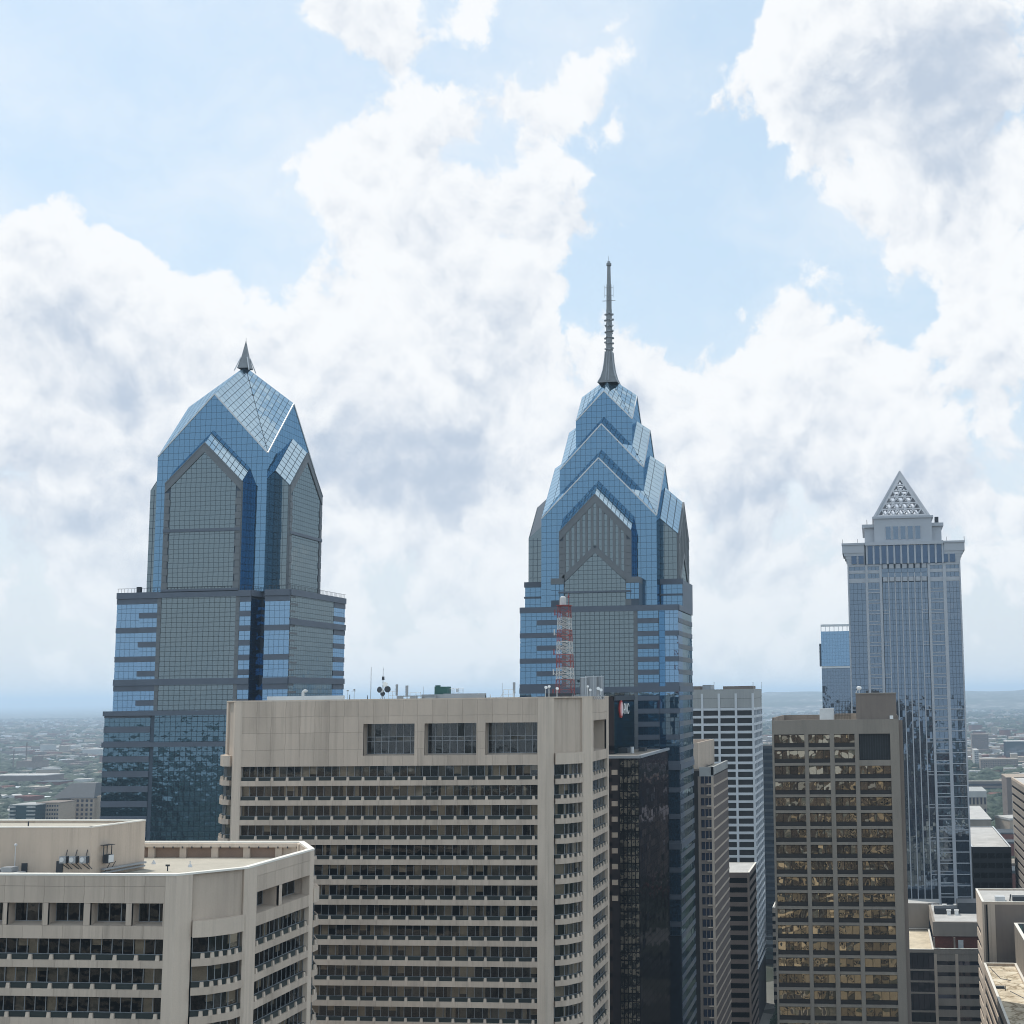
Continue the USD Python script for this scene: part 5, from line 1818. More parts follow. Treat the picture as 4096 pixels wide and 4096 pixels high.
T.part('annex', MB().box(xan, xan + 3, 612.5, 656, 0, za), 'concrete_pale')
Wa = Wall((xan, 656), (xan, 612.5))
for k in range(18):
    for j in range(5):
        mb = MB()
        Wa.box(mb, 3 + j * 8.2, 7.5 + j * 8.2, za - 3.6 - k * 3.8, za - 1.8 - k * 3.8, .0, .05)
        T.many('window', mb, 'navy_glass')
T.close({'spandrel': 40, 'window_strip': 40})
T = Thing('office_block', 'dark block with a pale flat roof, right of the pyramid topped skyscraper', 'office building', (48, 600, 0))
zt = at(3940, 3387, 600)[2]
simple_block(T, 37.4, 53.6, 600, 690, zt, 'black_metal', 0, par=.5, roof='roof_pale', cop='light_metal')
W = Wall((37.4, 600), (53.6, 600))
strip_wall(T, W, 0, W.len, zt - .8, 0, 4.0, 2.2, 'black_metal', 'black_glass', [3.2, 6.4, 9.6, 12.8], pw=.4)
mb = MB()
Wl = Wall((37.4, 690), (37.4, 600))
Wl.box(mb, 0, Wl.len, 0, zt - .9, -.4, -.01)
T.part('side_wall', mb, 'black_metal')
T.close()

# the street canyon in the middle: dark brown block, teal slab, small pale block
Y = 540.
T = Thing('office_block', 'dark brown block with a bright white roof edge, below the white gridded tower', 'office building', (-53, Y, 0))
x0, x1 = -64., at(2998, 3550, Y)[0]
z = at(2950, 3489, Y)[2]
simple_block(T, x0, x1, Y, 572, z, 'brown_wall', 0, par=.3, t=.6, roof='roof_pale')
W = Wall((x0, Y), (x1, Y))
strip_wall(T, W, 0, W.len - .8, z - .5, 0, 3.55, 1.9, 'brown_wall', 'black_glass', [])
mb = MB()
W.box(mb, W.len - .78, W.len, 0, z - .6, -.6, .25)
T.part('pier', mb, 'concrete_brown')
Wr = Wall((x1, Y), (x1, 572))
strip_wall(T, Wr, 0, Wr.len, z - .5, 0, 3.55, 1.9, 'brown_wall', 'smoke_glass', [])
T.close()
T = Thing('office_tower', 'dark teal slab glimpsed between the white gridded tower and the grey concrete tower', 'office tower', (-45, 790, 0))
x0 = -70.
z = at(3070, 2984, 790)[2]
T.part('core', MB().box(x0, -20, 790.4, 820, 0, z - .3), 'interior')
W = Wall((x0, 790), (-20, 790))
strip_wall(T, W, 0, W.len, z, 0, 3.9, 2.4, 'slate', 'slate_glass', [])
T.part('roof_plant', MB().box(-60, -50, 795, 805, z, z + 3.), 'white_paint')
T.close()
T = Thing('office_block', 'small pale block with a sunlit roof, deep between the towers', 'office building', (-45, 690, 0))
z = at(3075, 3630, 690)[2]
simple_block(T, -54, -30, 690, 780, z, 'beige_concrete', 0, par=.4, roof='roof_pale')
W = Wall((-54, 690), (-30, 690))
strip_wall(T, W, 0, W.len, z - .6, 0, 3.7, 1.7, 'beige_concrete', 'black_glass', [3, 6, 9, 12, 15, 18, 21], pw=1.1)
T.close()
single('skylight', MB().box(-52.5, -50.5, 712, 716, z - .4, z + .5), 'blue_metal', 'dark skylight on the small pale block between the towers', 'skylight')

# ---------------------------------------------------------------- what stands on the roof of the wide beige tower
RZ = 149.2
def mast(name, label, px, py, Y, r=.07, m='grey_metal', cat='antenna', extra=None):
    p = at(px, py, Y)
    mb = MB().bar((p[0], Y, RZ), (p[0], Y, p[2]), r, 6, r * .7).cyl(p[0], Y, RZ, RZ + .25, r * 3, 8)
    if extra:
        extra(mb, p)
    return single(name, mb, m, label, cat)
mast('whip_antenna', 'tall thin whip antenna on the beige roof, left of the dish cluster', 1485, 2668, 270, .07)
mast('lamp_post', 'leftmost short lamp post on the beige roof edge', 1391, 2760, 268, .05, cat='lamp', extra=lambda mb, p: mb.box(p[0] - .15, p[0] + .15, 267.8, 268.2, p[2] - .25, p[2]))
mast('lamp_post', 'tall short armed lamp post left of the whip antenna', 1417, 2758, 268, .05, cat='lamp', extra=lambda mb, p: mb.bar((p[0] - .5, 268, p[2] - .3), (p[0] + .3, 268, p[2] - .3), .04, 5).box(p[0] - .12, p[0] + .12, 267.8, 268.2, p[2] - .2, p[2] + .1))
mast('vent_pipe', 'short dark vent pipe right of the leftmost lamp post', 1399, 2779, 266, .10, 'dark_metal', 'pipe')
mast('vent_pipe', 'short dark vent pipe at the foot of the whip antenna', 1470, 2781, 266, .10, 'dark_metal', 'pipe')
mast('vent_pipe', 'left of two little pipes near the middle of the beige roof', 1943, 2781, 266, .14, 'dark_metal', 'pipe')
mast('vent_pipe', 'right of two little pipes near the middle of the beige roof', 1961, 2778, 266, .14, 'light_metal', 'pipe')
p = at(1533, 2670, 272)
T = Thing('dish_mast', 'mast carrying a cluster of dark dishes and one white drum', 'antenna', (p[0], 272, RZ))
T.part('mast', MB().bar((p[0], 272, RZ), (p[0], 272, p[2]), .09, 6, .04).bar((p[0] - .7, 272, RZ + .0), (p[0], 272, RZ + 1.8), .05, 5).bar((p[0] + .7, 272, RZ), (p[0], 272, RZ + 1.8), .05, 5), 'grey_metal')
for px, py, r_, m_, dx in ((1519, 2759, .62, 'dark_metal', -.5), (1550, 2757, .66, 'dark_metal', .5), (1531, 2775, .5, 'dark_metal', .0), (1528, 2763, .4, 'light_metal', .2), (1541, 2738, .52, 'white_paint', .4)):
    q = at(px, py, 271.4)
    d = np.array([dx, -1, .1]); d /= np.linalg.norm(d)
    T.part('dish', MB().bar(q, q + d * .22, r_, 14, r_ * .92).bar(q - d * .55, q, .12, 6), m_)
q = at(1533, 2712, 271.8)
T.part('beacon', MB().box(q[0] - .2, q[0] + .2, 271.6, 272, q[2] - .4, q[2] + .3), 'dark_metal')
def panel_post(label, px0, px1, pyt, Y):
    a, b = at(px0, pyt, Y), at(px1, pyt, Y)
    xm = (a[0] + b[0]) / 2
    single('panel_antenna', MB().bar((xm, Y, RZ), (xm, Y, a[2]), .08, 6).box(a[0], b[0], Y - .3, Y - .08, a[2] - 2.3, a[2]), 'grey_metal', label, 'antenna')
panel_post('grey panel antenna on a post, right beside the dish cluster', 1585, 1593, 2737, 273)
panel_post('broader grey panel antenna, second to the right of the dish cluster', 1624, 1634, 2742, 273)
panel_post('grey panel antenna at the right end of the beige roof skyline', 2053, 2062, 2729, 276)
def rail(label, pxs, pyt, Y, bars=2):
    P_ = [at(px, pyt, Y) for px in pxs]
    mb = MB()
    for q in P_:
        mb.bar((q[0], Y, RZ), (q[0], Y, q[2]), .05, 5)
    for k in range(bars):
        zz = P_[0][2] - k * .9
        mb.bar((P_[0][0], Y, zz), (P_[-1][0], Y, zz), .045, 5)
    single('rail_frame', mb, 'light_metal', label, 'railing')
rail('light railing between the dish cluster and the grey panel antenna', [1555, 1570, 1588], 2765, 274)
rail('long light railing between the broad panel antenna and the green box', [1640, 1664, 1683], 2769, 275, 1)
rail('light frame left of the panel antenna at the right end', [2014, 2034, 2052], 2759, 275)
a = at(2014, 2732, 275)
mast('whip_antenna', 'thin rod on the light frame near the right end of the beige roof', 2011, 2732, 275, .05)
p0, p1 = at(1995, 2793, 274), at(2016, 2764, 274)
single('brace', MB().bar((p0[0], 274, RZ), (p1[0], 274, p1[2]), .06, 5).bar((p1[0] + 1.9, 274, RZ), (p1[0] + 2.1, 274, p1[2] + .2), .06, 5), 'light_metal', 'slanting light brace at the foot of the light frame', 'brace')
mast('whip_antenna', 'thin rod standing left of the green box', 1695, 2746, 276, .05)
a, b = at(1738, 2747, 277), at(1786, 2775, 277)
single('plant_box', MB().box(a[0], b[0], 277, 280, RZ, a[2]).box(a[0] + .1, a[0] + 1.0, 277.2, 278, a[2], a[2] + .3), 'green_box', 'dark green box standing above the roof screens', 'plant box')
a, b = at(1686, 2783, 276), at(1914, 2773, 276)
single('equipment_screen', MB().box(a[0], b[0], 276, 276.3, RZ, b[2] - .1).box(a[0] + 4.5, b[0] - .1, 276.35, 282, RZ, b[2]), 'grey_metal', 'long low grey screen below the green box', 'screen')
a = at(1590, 2783, 275)
single('equipment_screen', MB().box(a[0], a[0] + 1.2, 275, 275.2, RZ, a[2]).box(a[0] + 2.6, a[0] + 4.2, 275, 275.3, RZ, a[2] - .1).box(a[0] + 6, a[0] + 8.2, 274.6, 275, RZ, a[2] - .3).box(a[0], a[0] + 8, 275.4, 275.6, a[2] - .2, a[2]), 'grey_metal', 'low broken grey screen under the two panel antennas', 'screen')
mb = MB()
for i in range(13):
    q = at(1795 + i * 4.9, 2753, 279)
    mb.bar((q[0], 279, RZ + 1), (q[0], 279, q[2]), .03, 4)
q0, q1 = at(1795, 2753, 279), at(1854, 2753, 279)
mb.bar((q0[0], 279, q0[2]), (q1[0], 279, q0[2]), .03, 4)
q = at(1829, 2760, 279)
mb.box(q[0] - .25, q[0] + .25, 278.9, 279.1, q[2] - .4, q[2] + .25)
single('cage_railing', mb, 'light_metal', 'fine upright railing right of the green box', 'railing')
# long pale parapet at the left and the curved vent
a, b = at(1068, 2786, 282), at(1372, 2784, 282)
single('curb', MB().box(a[0], b[0], 282, 283, RZ, a[2]), 'light_metal', 'long pale curb along the left part of the beige roof', 'curb')
q = at(1212, 2772, 278)
mb = MB().cyl(q[0], 278, RZ, q[2], .30, 12)
for i in range(8):
    t0, t1 = math.pi * i / 8 * .8, math.pi * (i + 1) / 8 * .8
    mb.bar((q[0] + .45 * (1 - math.cos(t0)), 278, q[2] + .45 * math.sin(t0)), (q[0] + .45 * (1 - math.cos(t1)), 278, q[2] + .45 * math.sin(t1)), .30, 12)
single('gooseneck_vent', mb, 'light_metal', 'curved pale gooseneck vent on the left part of the beige roof', 'vent')
# red and white lattice tower
YT = 277.
ztop = at(2250, 2424, YT)[2]
zbot = RZ
c = at(2262, 2700, YT)
T = Thing('lattice_tower', 'red and white lattice radio tower on the beige roof', 'radio tower', (c[0], YT, RZ))
xa_, xb_ = at(2230, 2780, YT)[0], at(2293, 2780, YT)[0]
xc_, xd_ = at(2236, 2424, YT)[0], at(2278, 2424, YT)[0]
nseg = 12
def lat(z):
    t = (z - zbot) / (ztop - zbot)
    l, r_ = xa_ + (xc_ - xa_) * t, xb_ + (xd_ - xb_) * t
    w = r_ - l
    return [(l, YT - w / 2, z), (r_, YT - w / 2, z), (r_, YT + w / 2, z), (l, YT + w / 2, z)]
bounds_ = [RZ] + [at(2250, py, YT)[2] for py in (2718, 2672, 2618, 2566, 2520, 2472)] + [ztop]
cols_ = ['faded_red', 'faded_white', 'faded_red', 'faded_white', 'faded_red', 'faded_white', 'faded_red']
for (z0, z1), cm in zip(zip(bounds_, bounds_[1:]), cols_):
    mb = MB()
    mid = (z0 + z1) / 2
    for lo, hi in ((z0, mid), (mid, z1)):
        A_, B_ = lat(lo), lat(hi)
        for i in range(4):
            j = (i + 1) % 4
            mb.bar(A_[i], B_[i], .075, 5)
            mb.bar(B_[i], B_[j], .04, 4)
            mb.bar(A_[i], B_[j], .038, 4)
            mb.bar(A_[j], B_[i], .038, 4)
    T.part('lattice', mb, cm)
for i, zz in enumerate(np.linspace(RZ + 1, ztop - 2, 9)):
    A_ = lat(zz)
    if i % 2 == 0:
        T.part('aerial', MB().bar((A_[0][0] - .5, A_[0][1] - .3, zz), (A_[0][0] - .5, A_[0][1] - .3, zz + 1.2), .13, 6).bar(A_[0], (A_[0][0] - .5, A_[0][1] - .3, zz + .4), .05, 4), 'faded_white' if i % 4 else 'faded_red')
A_ = lat(ztop)
pl = MB().box(A_[0][0] - .3, A_[1][0] + .3, A_[0][1] - .3, A_[2][1] + .3, ztop, ztop + .15)
T.part('platform', pl, 'faded_red')
q = at(2252, 2412, YT)
zt_ = at(2252, 2385, YT)[2]
T.part('drum', MB().cyl(q[0], YT, ztop + .15, zt_ - .25, .66, 18).cyl(q[0], YT, zt_ - .25, zt_, .60, 18, .35), 'faded_white')
q = at(2274, 2372, YT)
T.part('beacon_rod', MB().bar((q[0], YT, ztop), (q[0], YT, q[2]), .06, 5).box(q[0] - .14, q[0] + .14, YT - .14, YT + .14, q[2] - 1.0, q[2] - .5), 'faded_red')
# cooling towers, ducts and small fittings
for i, (px0, px1, pyt, Y_, lab) in enumerate(((2322, 2348, 2712, 275, 'left grey cooling tower beside the lattice tower'), (2343, 2386, 2708, 277, 'middle grey cooling tower, the broadest of three'), (2384, 2414, 2708, 279, 'right grey cooling tower with a dark side'))):
    a, b = at(px0, pyt, Y_), at(px1, pyt, Y_)
    xm, r_ = (a[0] + b[0]) / 2, (b[0] - a[0]) / 2
    T = Thing('cooling_tower', lab, 'cooling tower', (xm, Y_, RZ))
    T.part('drum', MB().cyl(xm, Y_, RZ + .5, a[2], r_, 20), 'grey_metal')
    T.part('rim', MB().cyl(xm, Y_, a[2], a[2] + .12, r_ + .06, 20), 'light_metal')
    mb = MB()
    for k in range(4):
        an = k * math.pi / 2 + .6
        mb.bar((xm + r_ * .8 * math.cos(an), Y_ + r_ * .8 * math.sin(an), RZ), (xm + r_ * .8 * math.cos(an), Y_ + r_ * .8 * math.sin(an), RZ + .6), .08, 5)
        T.part('rung_ladder', MB().bar((xm + (r_ + .1) * math.cos(an), Y_ + (r_ + .1) * math.sin(an), RZ), (xm + (r_ + .1) * math.cos(an), Y_ + (r_ + .1) * math.sin(an), a[2] + .3), .05, 5), 'light_metal') if k == 3 else None
    T.part('legs', mb, 'dark_metal')
a, b = at(2150, 2776, 272), at(2308, 2790, 272)
single('duct', MB().box(a[0], b[0], 271.5, 273, RZ, RZ + .75).box(a[0] + 1.5, b[0] - 1.0, 272, 274, RZ + .8, a[2] + .1), 'dark_metal', 'dark flat duct at the foot of the lattice tower', 'duct')
for i, (px, py, r_, lab) in enumerate(((2183, 2752, .34, 'leftmost of the small white dishes by the lattice tower'), (2196, 2748, .30, 'second small white dish by the lattice tower'), (2228, 2756, .32, 'small white dish at the foot of the lattice tower'), (2350, 2748, .26, 'small white dish before the middle cooling tower'), (2392, 2756, .36, 'small white dish before the right cooling tower'), (2403, 2762, .34, 'small white dish furthest right on the beige roof'), (2360, 2762, .28, 'small white dish low before the middle cooling tower'))):
    q = at(px, py, 271)
    mb = MB().bar((q[0], 271, RZ), (q[0], 271, q[2]), .05, 5).bar(q, q + np.array([.1, -.2, .12]), r_ * .7, 12, r_)
    single('satellite_dish', mb, 'white_paint', lab, 'dish')
mb = MB()
for i in range(16):
    x = at(2290 + i * 8, 2780, 270)[0]
    mb.bar((x, 270, RZ), (x + .5, 270.5, RZ + .95), .05, 4)
    mb.bar((x + .4, 270, RZ), (x - .1, 270.3, RZ + 1.0), .05, 4)
single('pipework', mb, 'grey_metal', 'tangle of slanting grey pipes under the cooling towers', 'pipes')

# ---------------------------------------------------------------- what hangs on the penthouse of the near tower and stands on its roof
c0_, e1_, zt_ = PENT
Wf_ = Wall((c0_[0] - 45, c0_[1]), (c0_[0], c0_[1]))
Wr_ = Wall(tuple(c0_[:2]), tuple(e1_[:2]))
for i, (px, lab) in enumerate(((255, 'left of three grey air conditioners on the penthouse wall'), (294, 'middle of three grey air conditioners on the penthouse wall'), (336, 'right of three grey air conditioners on the penthouse wall'))):
    q = at(px, 3438, c0_[1] - .7)
    T = Thing('air_conditioner', lab, 'air conditioner', (q[0], q[1], 125.1))
    T.part('case', MB().box(q[0] - .5, q[0] + .5, q[1] - .35, q[1] + .4, q[2] - .5, q[2] + .45), 'grey_metal')
    T.part('grille', MB().cyl(0, 0, 0, .06, .36, 16), 'dark_metal') if False else None
    g = MB().bar((q[0] - .1, q[1] - .33, q[2]), (q[0] - .1, q[1] - .40, q[2]), .34, 16)
    T.part('fan_grille', g, 'light_metal')
    T.part('bracket', MB().bar((q[0] - .4, q[1], q[2] - .5), (q[0] + .5, q[1] + .65, q[2] - 1.4), .06, 5).bar((q[0] + .4, q[1], q[2] - .5), (q[0] + .9, q[1] + .65, q[2] - 1.4), .06, 5).bar((q[0], q[1] + .5, q[2] + .45), (q[0] + .1, q[1] + .65, q[2] + 1.3), .05, 5), 'dark_metal')
    T.part('side_panel', MB().box(q[0] + .5, q[0] + .56, q[1] - .34, q[1] + .4, q[2] - .5, q[2] + .45), 'dark_metal')
q = at(428, 3430, c0_[1] + 3)
T = Thing('air_conditioner', 'single air conditioner in a frame on the lit penthouse wall', 'air conditioner', (q[0], q[1], 125.1))
u = float((q[:2] - c0_[:2]) @ Wr_.d)
zz = q[2]
mb = MB()
Wr_.box(mb, u - .9, u + .2, zz - .7, zz + .5, .3, 1.2)
T.part('case', mb, 'dark_metal')
mb = MB()
Wr_.box(mb, u - .85, u + .15, zz - .6, zz + .45, 1.2, 1.26)
T.part('grille', mb, 'light_metal')
mb = MB()
for uu_ in (u - 1.3, u + .3):
    Wr_.box(mb, uu_, uu_ + .08, zz - .7, zz + 1.9, .6, .7)
Wr_.box(mb, u - 1.3, u + .38, zz + 1.82, zz + 1.9, .1, 1.2)
Wr_.box(mb, u - .6, u - .52, zz + .5, zz + 1.85, .6, .7)
T.part('frame', mb, 'dark_metal')
mb = MB()
for k in range(2):
    mb.bar(Wr_.pt(u + .1 + k * 1.0, zz - .6, .8), Wr_.pt(u - 1.0 + k * 1.0, zz - 2.3, .5), .05, 5)
T.part('brace', mb, 'dark_metal')
mb = MB()
q = at(98, 3460, c0_[1] - .05)
single('access_door', MB().box(q[0] - .45, q[0] + .45, c0_[1] - .09, c0_[1] - .005, 125.1, 127.2), 'dark_metal', 'left dark door in the penthouse wall', 'door')
q = at(238, 3470, c0_[1] - .05)
single('access_door', MB().box(q[0] - .5, q[0] + .5, c0_[1] - .09, c0_[1] - .005, 125.1, 127.5), 'dark_metal', 'dark door below the three air conditioners', 'door')
q = at(63, 3380, c0_[1] - 1)
single('vent_pipe', MB().bar((q[0], q[1], 125.1), (q[0], q[1], q[2]), .06, 6).tm(trimesh.creation.icosphere(1, .22).apply_translation(q)), 'light_metal', 'white topped pipe before the left end of the penthouse', 'pipe')
q = at(50, 3470, c0_[1] - 2.5)
single('plant_box', MB().box(q[0] - 3.5, q[0] + 1.4, q[1] - 1, q[1] + 1, 125.1, 126.3).box(q[0] - 1.2, q[0] + .4, q[1] - .8, q[1] + .8, 126.35, 127.0).box(q[0] - 2.8, q[0] - 1.5, q[1] - .8, q[1] + .8, 126.35, 126.7), 'grey_metal', 'low grey plant at the left edge behind the parapet', 'plant box')
q = at(114, 3285, c0_[1] + 4)
single('vent_pipe', MB().bar((q[0], q[1], zt_ - .5), (q[0], q[1], q[2]), .09, 6), 'dark_metal', 'dark pipe on top of the penthouse roof', 'pipe')
for i, (px, py0, py1, cap, lab) in enumerate(((614, 3440, 3456, 1, 'white based post on the near roof, left one'), (670, 3458, 3484, 0, 'dark T shaped post on the near roof'), (760, 3444, 3468, 1, 'white based post on the near roof, right one'))):
    b = atz(px, py1, 125.1)
    zt2_ = at(px, py0, b[1])[2]
    mb = MB().bar((b[0], b[1], 125.1), (b[0], b[1], zt2_), .08, 6)
    if not cap:
        mb.box(b[0] - .3, b[0] + .3, b[1] - .1, b[1] + .1, zt2_ - .25, zt2_)
    else:
        mb.cyl(b[0], b[1], 125.1, 125.5, .35, 10, .2)
    single('service_post', mb, 'dark_metal' if not cap else 'light_metal', lab, 'post')
q = atz(388, 3488, 125.1)
single('floodlight', MB().bar((q[0], q[1], 125.1), (q[0], q[1], 125.6), .06, 5).tm(trimesh.creation.icosphere(1, .25).apply_translation((q[0], q[1], 125.75))), 'white_paint', 'small white floodlight at the corner of the penthouse', 'lamp')
mb = MB()
for k in range(2):
    Wr_.box(mb, 2.0 + k * .0, float(np.hypot(*(e1_[:2] - c0_[:2]))) - .4, 125.5 + k * .5, 125.75 + k * .5, .25, .6 + k * .2)
single('pipe_run', mb, 'grey_metal', 'grey pipes along the foot of the lit penthouse wall', 'pipes')
# ---------------------------------------------------------------- ground, street, far city, hills
COPIES = {}


def copy_of(proto, name, label, cat, group, loc, rz=0., s=(1, 1, 1)):
    p = numbered('/World', name)
    x = UsdGeom.Xform.Define(stage, p)
    x.AddTranslateOp().Set(Gf.Vec3d(*map(float, loc)))
    x.AddRotateZOp().Set(float(rz))
    x.AddScaleOp().Set(Gf.Vec3f(*map(float, s)))
    x.GetPrim().GetReferences().AddInternalReference(proto)
    x.GetPrim().SetInstanceable(True)
    tags(x.GetPrim(), label=label, category=cat, group=group)
    return p


def klass(name):
    p = '/World/' + name
    stage.CreateClassPrim(p)
    return p


single('ground', MB().box(-60000, 60000, -3000, 62000, -1, 0), 'far_ground', 'hazy built up plain with trees stretching to the horizon', 'ground', kind='structure')
tags(stage.GetPrimAtPath('/World/ground'), kind='structure')
single('road', MB().box(-44, -29.5, -20, 1500, -.5, .012), 'asphalt', 'straight asphalt street running away between the towers', 'road', kind='structure')
single('pavement', MB().box(-48, -44.01, -20, 1500, -.5, .15).box(-29.49, -25.4, -20, 1500, -.5, .15), 'pavement', 'pale pavements on both sides of the street', 'pavement', kind='structure')
mb = MB()
for k in range(150):
    for x in (-41.6, -32.1):
        mb.box(x - .07, x + .07, 300 + k * 8, 303 + k * 8, .0, .017)
single('lane_marking', mb, 'road_paint', 'broken white lane lines on the street', 'road marking', kind='structure')

# street trees and cars far below
tk = []
for v in range(3):
    P_ = klass(f'street_tree_kind_{v}')
    r2 = random.Random(40 + v)
    mb = MB().bar((0, 0, 0), (.1, 0, 3.6), .22, 7, .13)
    for k in range(5):
        an = k * 1.26 + v
        mb.bar((.1, 0, 3.2 + .2 * k), (1.7 * math.cos(an), 1.7 * math.sin(an), 5.4 + .25 * k), .09, 5, .03)
    write(P_ + '/trunk', mb, 'bark')
    mb = MB()
    for k in range(1500):
        an, el, rr = r2.uniform(0, 6.283), math.asin(r2.uniform(-.75, 1)), r2.uniform(.45, 1) ** .5
        lump = 1 + .28 * math.sin(3 * an + v) * math.cos(2.2 * el) + .12 * math.sin(7 * an + 2 * v)
        c = np.array([math.cos(an) * math.cos(el) * 2.9, math.sin(an) * math.cos(el) * 2.9, 6.3 + 2.7 * math.sin(el)]) * [rr * lump, rr * lump, 1] + [0, 0, 0]
        c[2] = 6.3 + (c[2] - 6.3) * rr * lump
        q = np.array([r2.gauss(0, 1) for _ in range(3)])
        q /= np.linalg.norm(q)
        s = np.cross(q, [0, 0, 1.]) + 1e-6
        s /= np.linalg.norm(s)
        t = np.cross(q, s)
        w = r2.uniform(.22, .45)
        mb.poly([c - s * w, c - t * w * .6, c + s * w, c + t * w * .6])
    write(P_ + '/crown', mb, 'leaf')
    tk.append(P_)
r2 = random.Random(5)
single('planted_median', MB().box(-39.2, -35.0, 545, 760, -.4, .18), 'pavement', 'planted strip in the middle of the street', 'pavement', kind='structure')
yy = 545.
while yy < 760:
    for x in (-46.2, -38.6, -35.6):
        copy_of(tk[r2.randrange(3)], 'street_tree', 'leafy street tree deep in the canyon between the towers', 'tree', 'street trees between the towers', (x + r2.uniform(-.3, .3), yy + r2.uniform(-2, 2), .15), r2.uniform(0, 360), (r2.uniform(.9, 1.35),) * 3)
    yy += 9.5
ck = []
for v, cm in enumerate(('white_paint', 'car_dark', 'car_red', 'light_metal')):
    P_ = klass(f'car_kind_{v}')
    pr_ = [(-2.2, .35), (2.2, .35), (2.25, .75), (1.5, .95), (.75, 1.42), (-1.0, 1.45), (-1.75, 1.0), (-2.2, .95)]
    write(P_ + '/body', MB().prism([(.88, y, z) for y, z in pr_], [(-.88, y, z) for y, z in pr_]), cm)
    g_ = [(1.42, .98), (.78, 1.36), (-1.0, 1.39), (-1.62, 1.0)]
    write(P_ + '/window', MB().prism([(.90, y, z) for y, z in g_], [(-.90, y, z) for y, z in g_]), 'black_glass')
    for k, (x, y) in enumerate(((-.8, 1.35), (.8, 1.35), (-.8, -1.35), (.8, -1.35))):
        write(P_ + ('/wheel' if k == 0 else f'/wheel_{k:03d}'), MB().bar((x - .12, y, .33), (x + .12, y, .33), .33, 12), 'dark_metal')
    ck.append(P_)
for k in range(26):
    lane = [-42.6, -40.6, -33.2, -31.0][k % 4]
    copy_of(ck[r2.randrange(4)], 'car', 'car driving on the street deep between the towers', 'car', 'cars on the street', (lane, 560 + k * 11 + r2.uniform(-3, 3), .02), 180 if lane > -37 else 0)

# ---- named buildings far off on the left
def far_block(label, px0, px1, pyt, Y, wall, roof, depth=30., cat='building', name='city_building', win=None, close=True):
    a, b = at(px0, pyt, Y), at(px1, pyt, Y)
    T = Thing(name, label, cat, ((a[0] + b[0]) / 2, Y, 0))
    z = a[2]
    T.part('wall', MB().box(a[0], b[0], Y, Y + depth, 0, z), wall)
    T.part('roof', MB().box(a[0] - .3, b[0] + .3, Y - .3, Y + depth + .3, z, z + max(.4, Y * .0006)), roof)
    if win:
        W = Wall((a[0], Y), (b[0], Y))
        nu, fh, ww, wh = win
        for i in range(nu):
            for k in range(int(min(z, 60) / fh) - 1):
                u = W.len * (i + .5) / nu
                mb = MB()
                W.box(mb, u - ww / 2, u + ww / 2, z - fh * (k + 1) + .5, z - fh * (k + 1) + .5 + wh, .0, .08)
                T.many('window', mb, 'navy_glass', 'other_windows')
        T.close({'window': 120})
    return T, a, b, z

T, a, b, z = far_block('tan apartment block with a dark mansard roof, left of the blunt skyscraper', 284, 376, 3193, 1200, 'tan_brick', 'slate', 34, 'building', 'apartment_block', (5, 4.0, 2.2, 2.4))
x0, x1 = at(225, 3195, 1205)[0], b[0]
T.part('side_wing', MB().box(x0, a[0] - .05, 1206, 1236, 0, z - 1), 'concrete_grey')
T.part('wing', MB().box(b[0] + .05, b[0] + 22, 1204, 1230, 0, z + 1.5), 'tan_brick')
zr_ = at(300, 3133, 1215)[2]
mb = MB()
mb.prism([(x0 + 9, 1214, zr_), (x1 - 7, 1214, zr_), (x1 - 7, 1226, zr_), (x0 + 9, 1226, zr_)], [(x0 - .6, 1199, z), (x1 + .6, 1199, z), (x1 + .6, 1238, z), (x0 - .6, 1238, z)])
T.part('mansard_roof', mb, 'slate')
T, a, b, z = far_block('greenish glazed block with ledges, at the far left above the penthouse', 40, 142, 3222, 1150, 'teal_glass', 'concrete_pale', 30, 'building', 'apartment_block')
for k in range(8):
    for px0, px1 in ((38, 62), (110, 140)):
        q0, q1 = at(px0, 3222, 1149), at(px1, 3222, 1149)
        T.part('balcony', MB().box(q0[0], q1[0], 1147.6, 1150, z - 3.2 * k - 2, z - 3.2 * k - .8), 'concrete_pale')
far_block('tan lower apartment wing beside the dark mansard roof', 146, 236, 3213, 1165, 'tan_brick', 'concrete_brown', 26, 'building', 'apartment_block', (9, 3.6, 1.4, 1.6))
far_block('long brown shed in the hazy distance at the left edge', -40, 178, 3105, 2330, 'brown_wall', 'roof_pale', 60, 'building', 'warehouse')
T, a, b, z = far_block('brown power house with a pale front, far left', 66, 140, 3048, 2800, 'concrete_brown', 'brown_wall', 50, 'building', 'power_house')
T.part('pale_front', MB().box(a[0] + 4, b[0] - 5, 2799, 2799.8, 6, z - 12), 'concrete_pale')
T.part('roof_block', MB().box(b[0] - 9, b[0], 2802, 2830, z, z + 12), 'brown_wall')
for px, pyt, lab in ((108, 2970, 'taller thin chimney above the brown power house'), (56, 2998, 'shorter thin chimney left of the brown power house')):
    q = at(px, pyt, 2850)
    single('chimney', MB().cyl(q[0], 2850, 0, q[2], 1.6, 10, 1.2).cyl(q[0], 2850, q[2] - 6, q[2] - 4, 1.7, 10), 'brown_wall', lab, 'chimney')
far_block('large pale shed with a rounded roof, far left', 155, 258, 2990, 4000, 'concrete_pale', 'roof_pale', 90, 'building', 'warehouse')
far_block('long pale depot beside the blunt skyscraper, far left', 330, 470, 3000, 3600, 'concrete_pale', 'roof_pale', 60, 'building', 'warehouse')
q0, q1 = at(120, 3070, 2900), at(480, 3092, 2700)
mb = MB()
W = Wall((q0[0], 2900), (q1[0], 2700))
W.box(mb, 0, W.len, q0[2] - 2.2, q0[2], -12, 0)
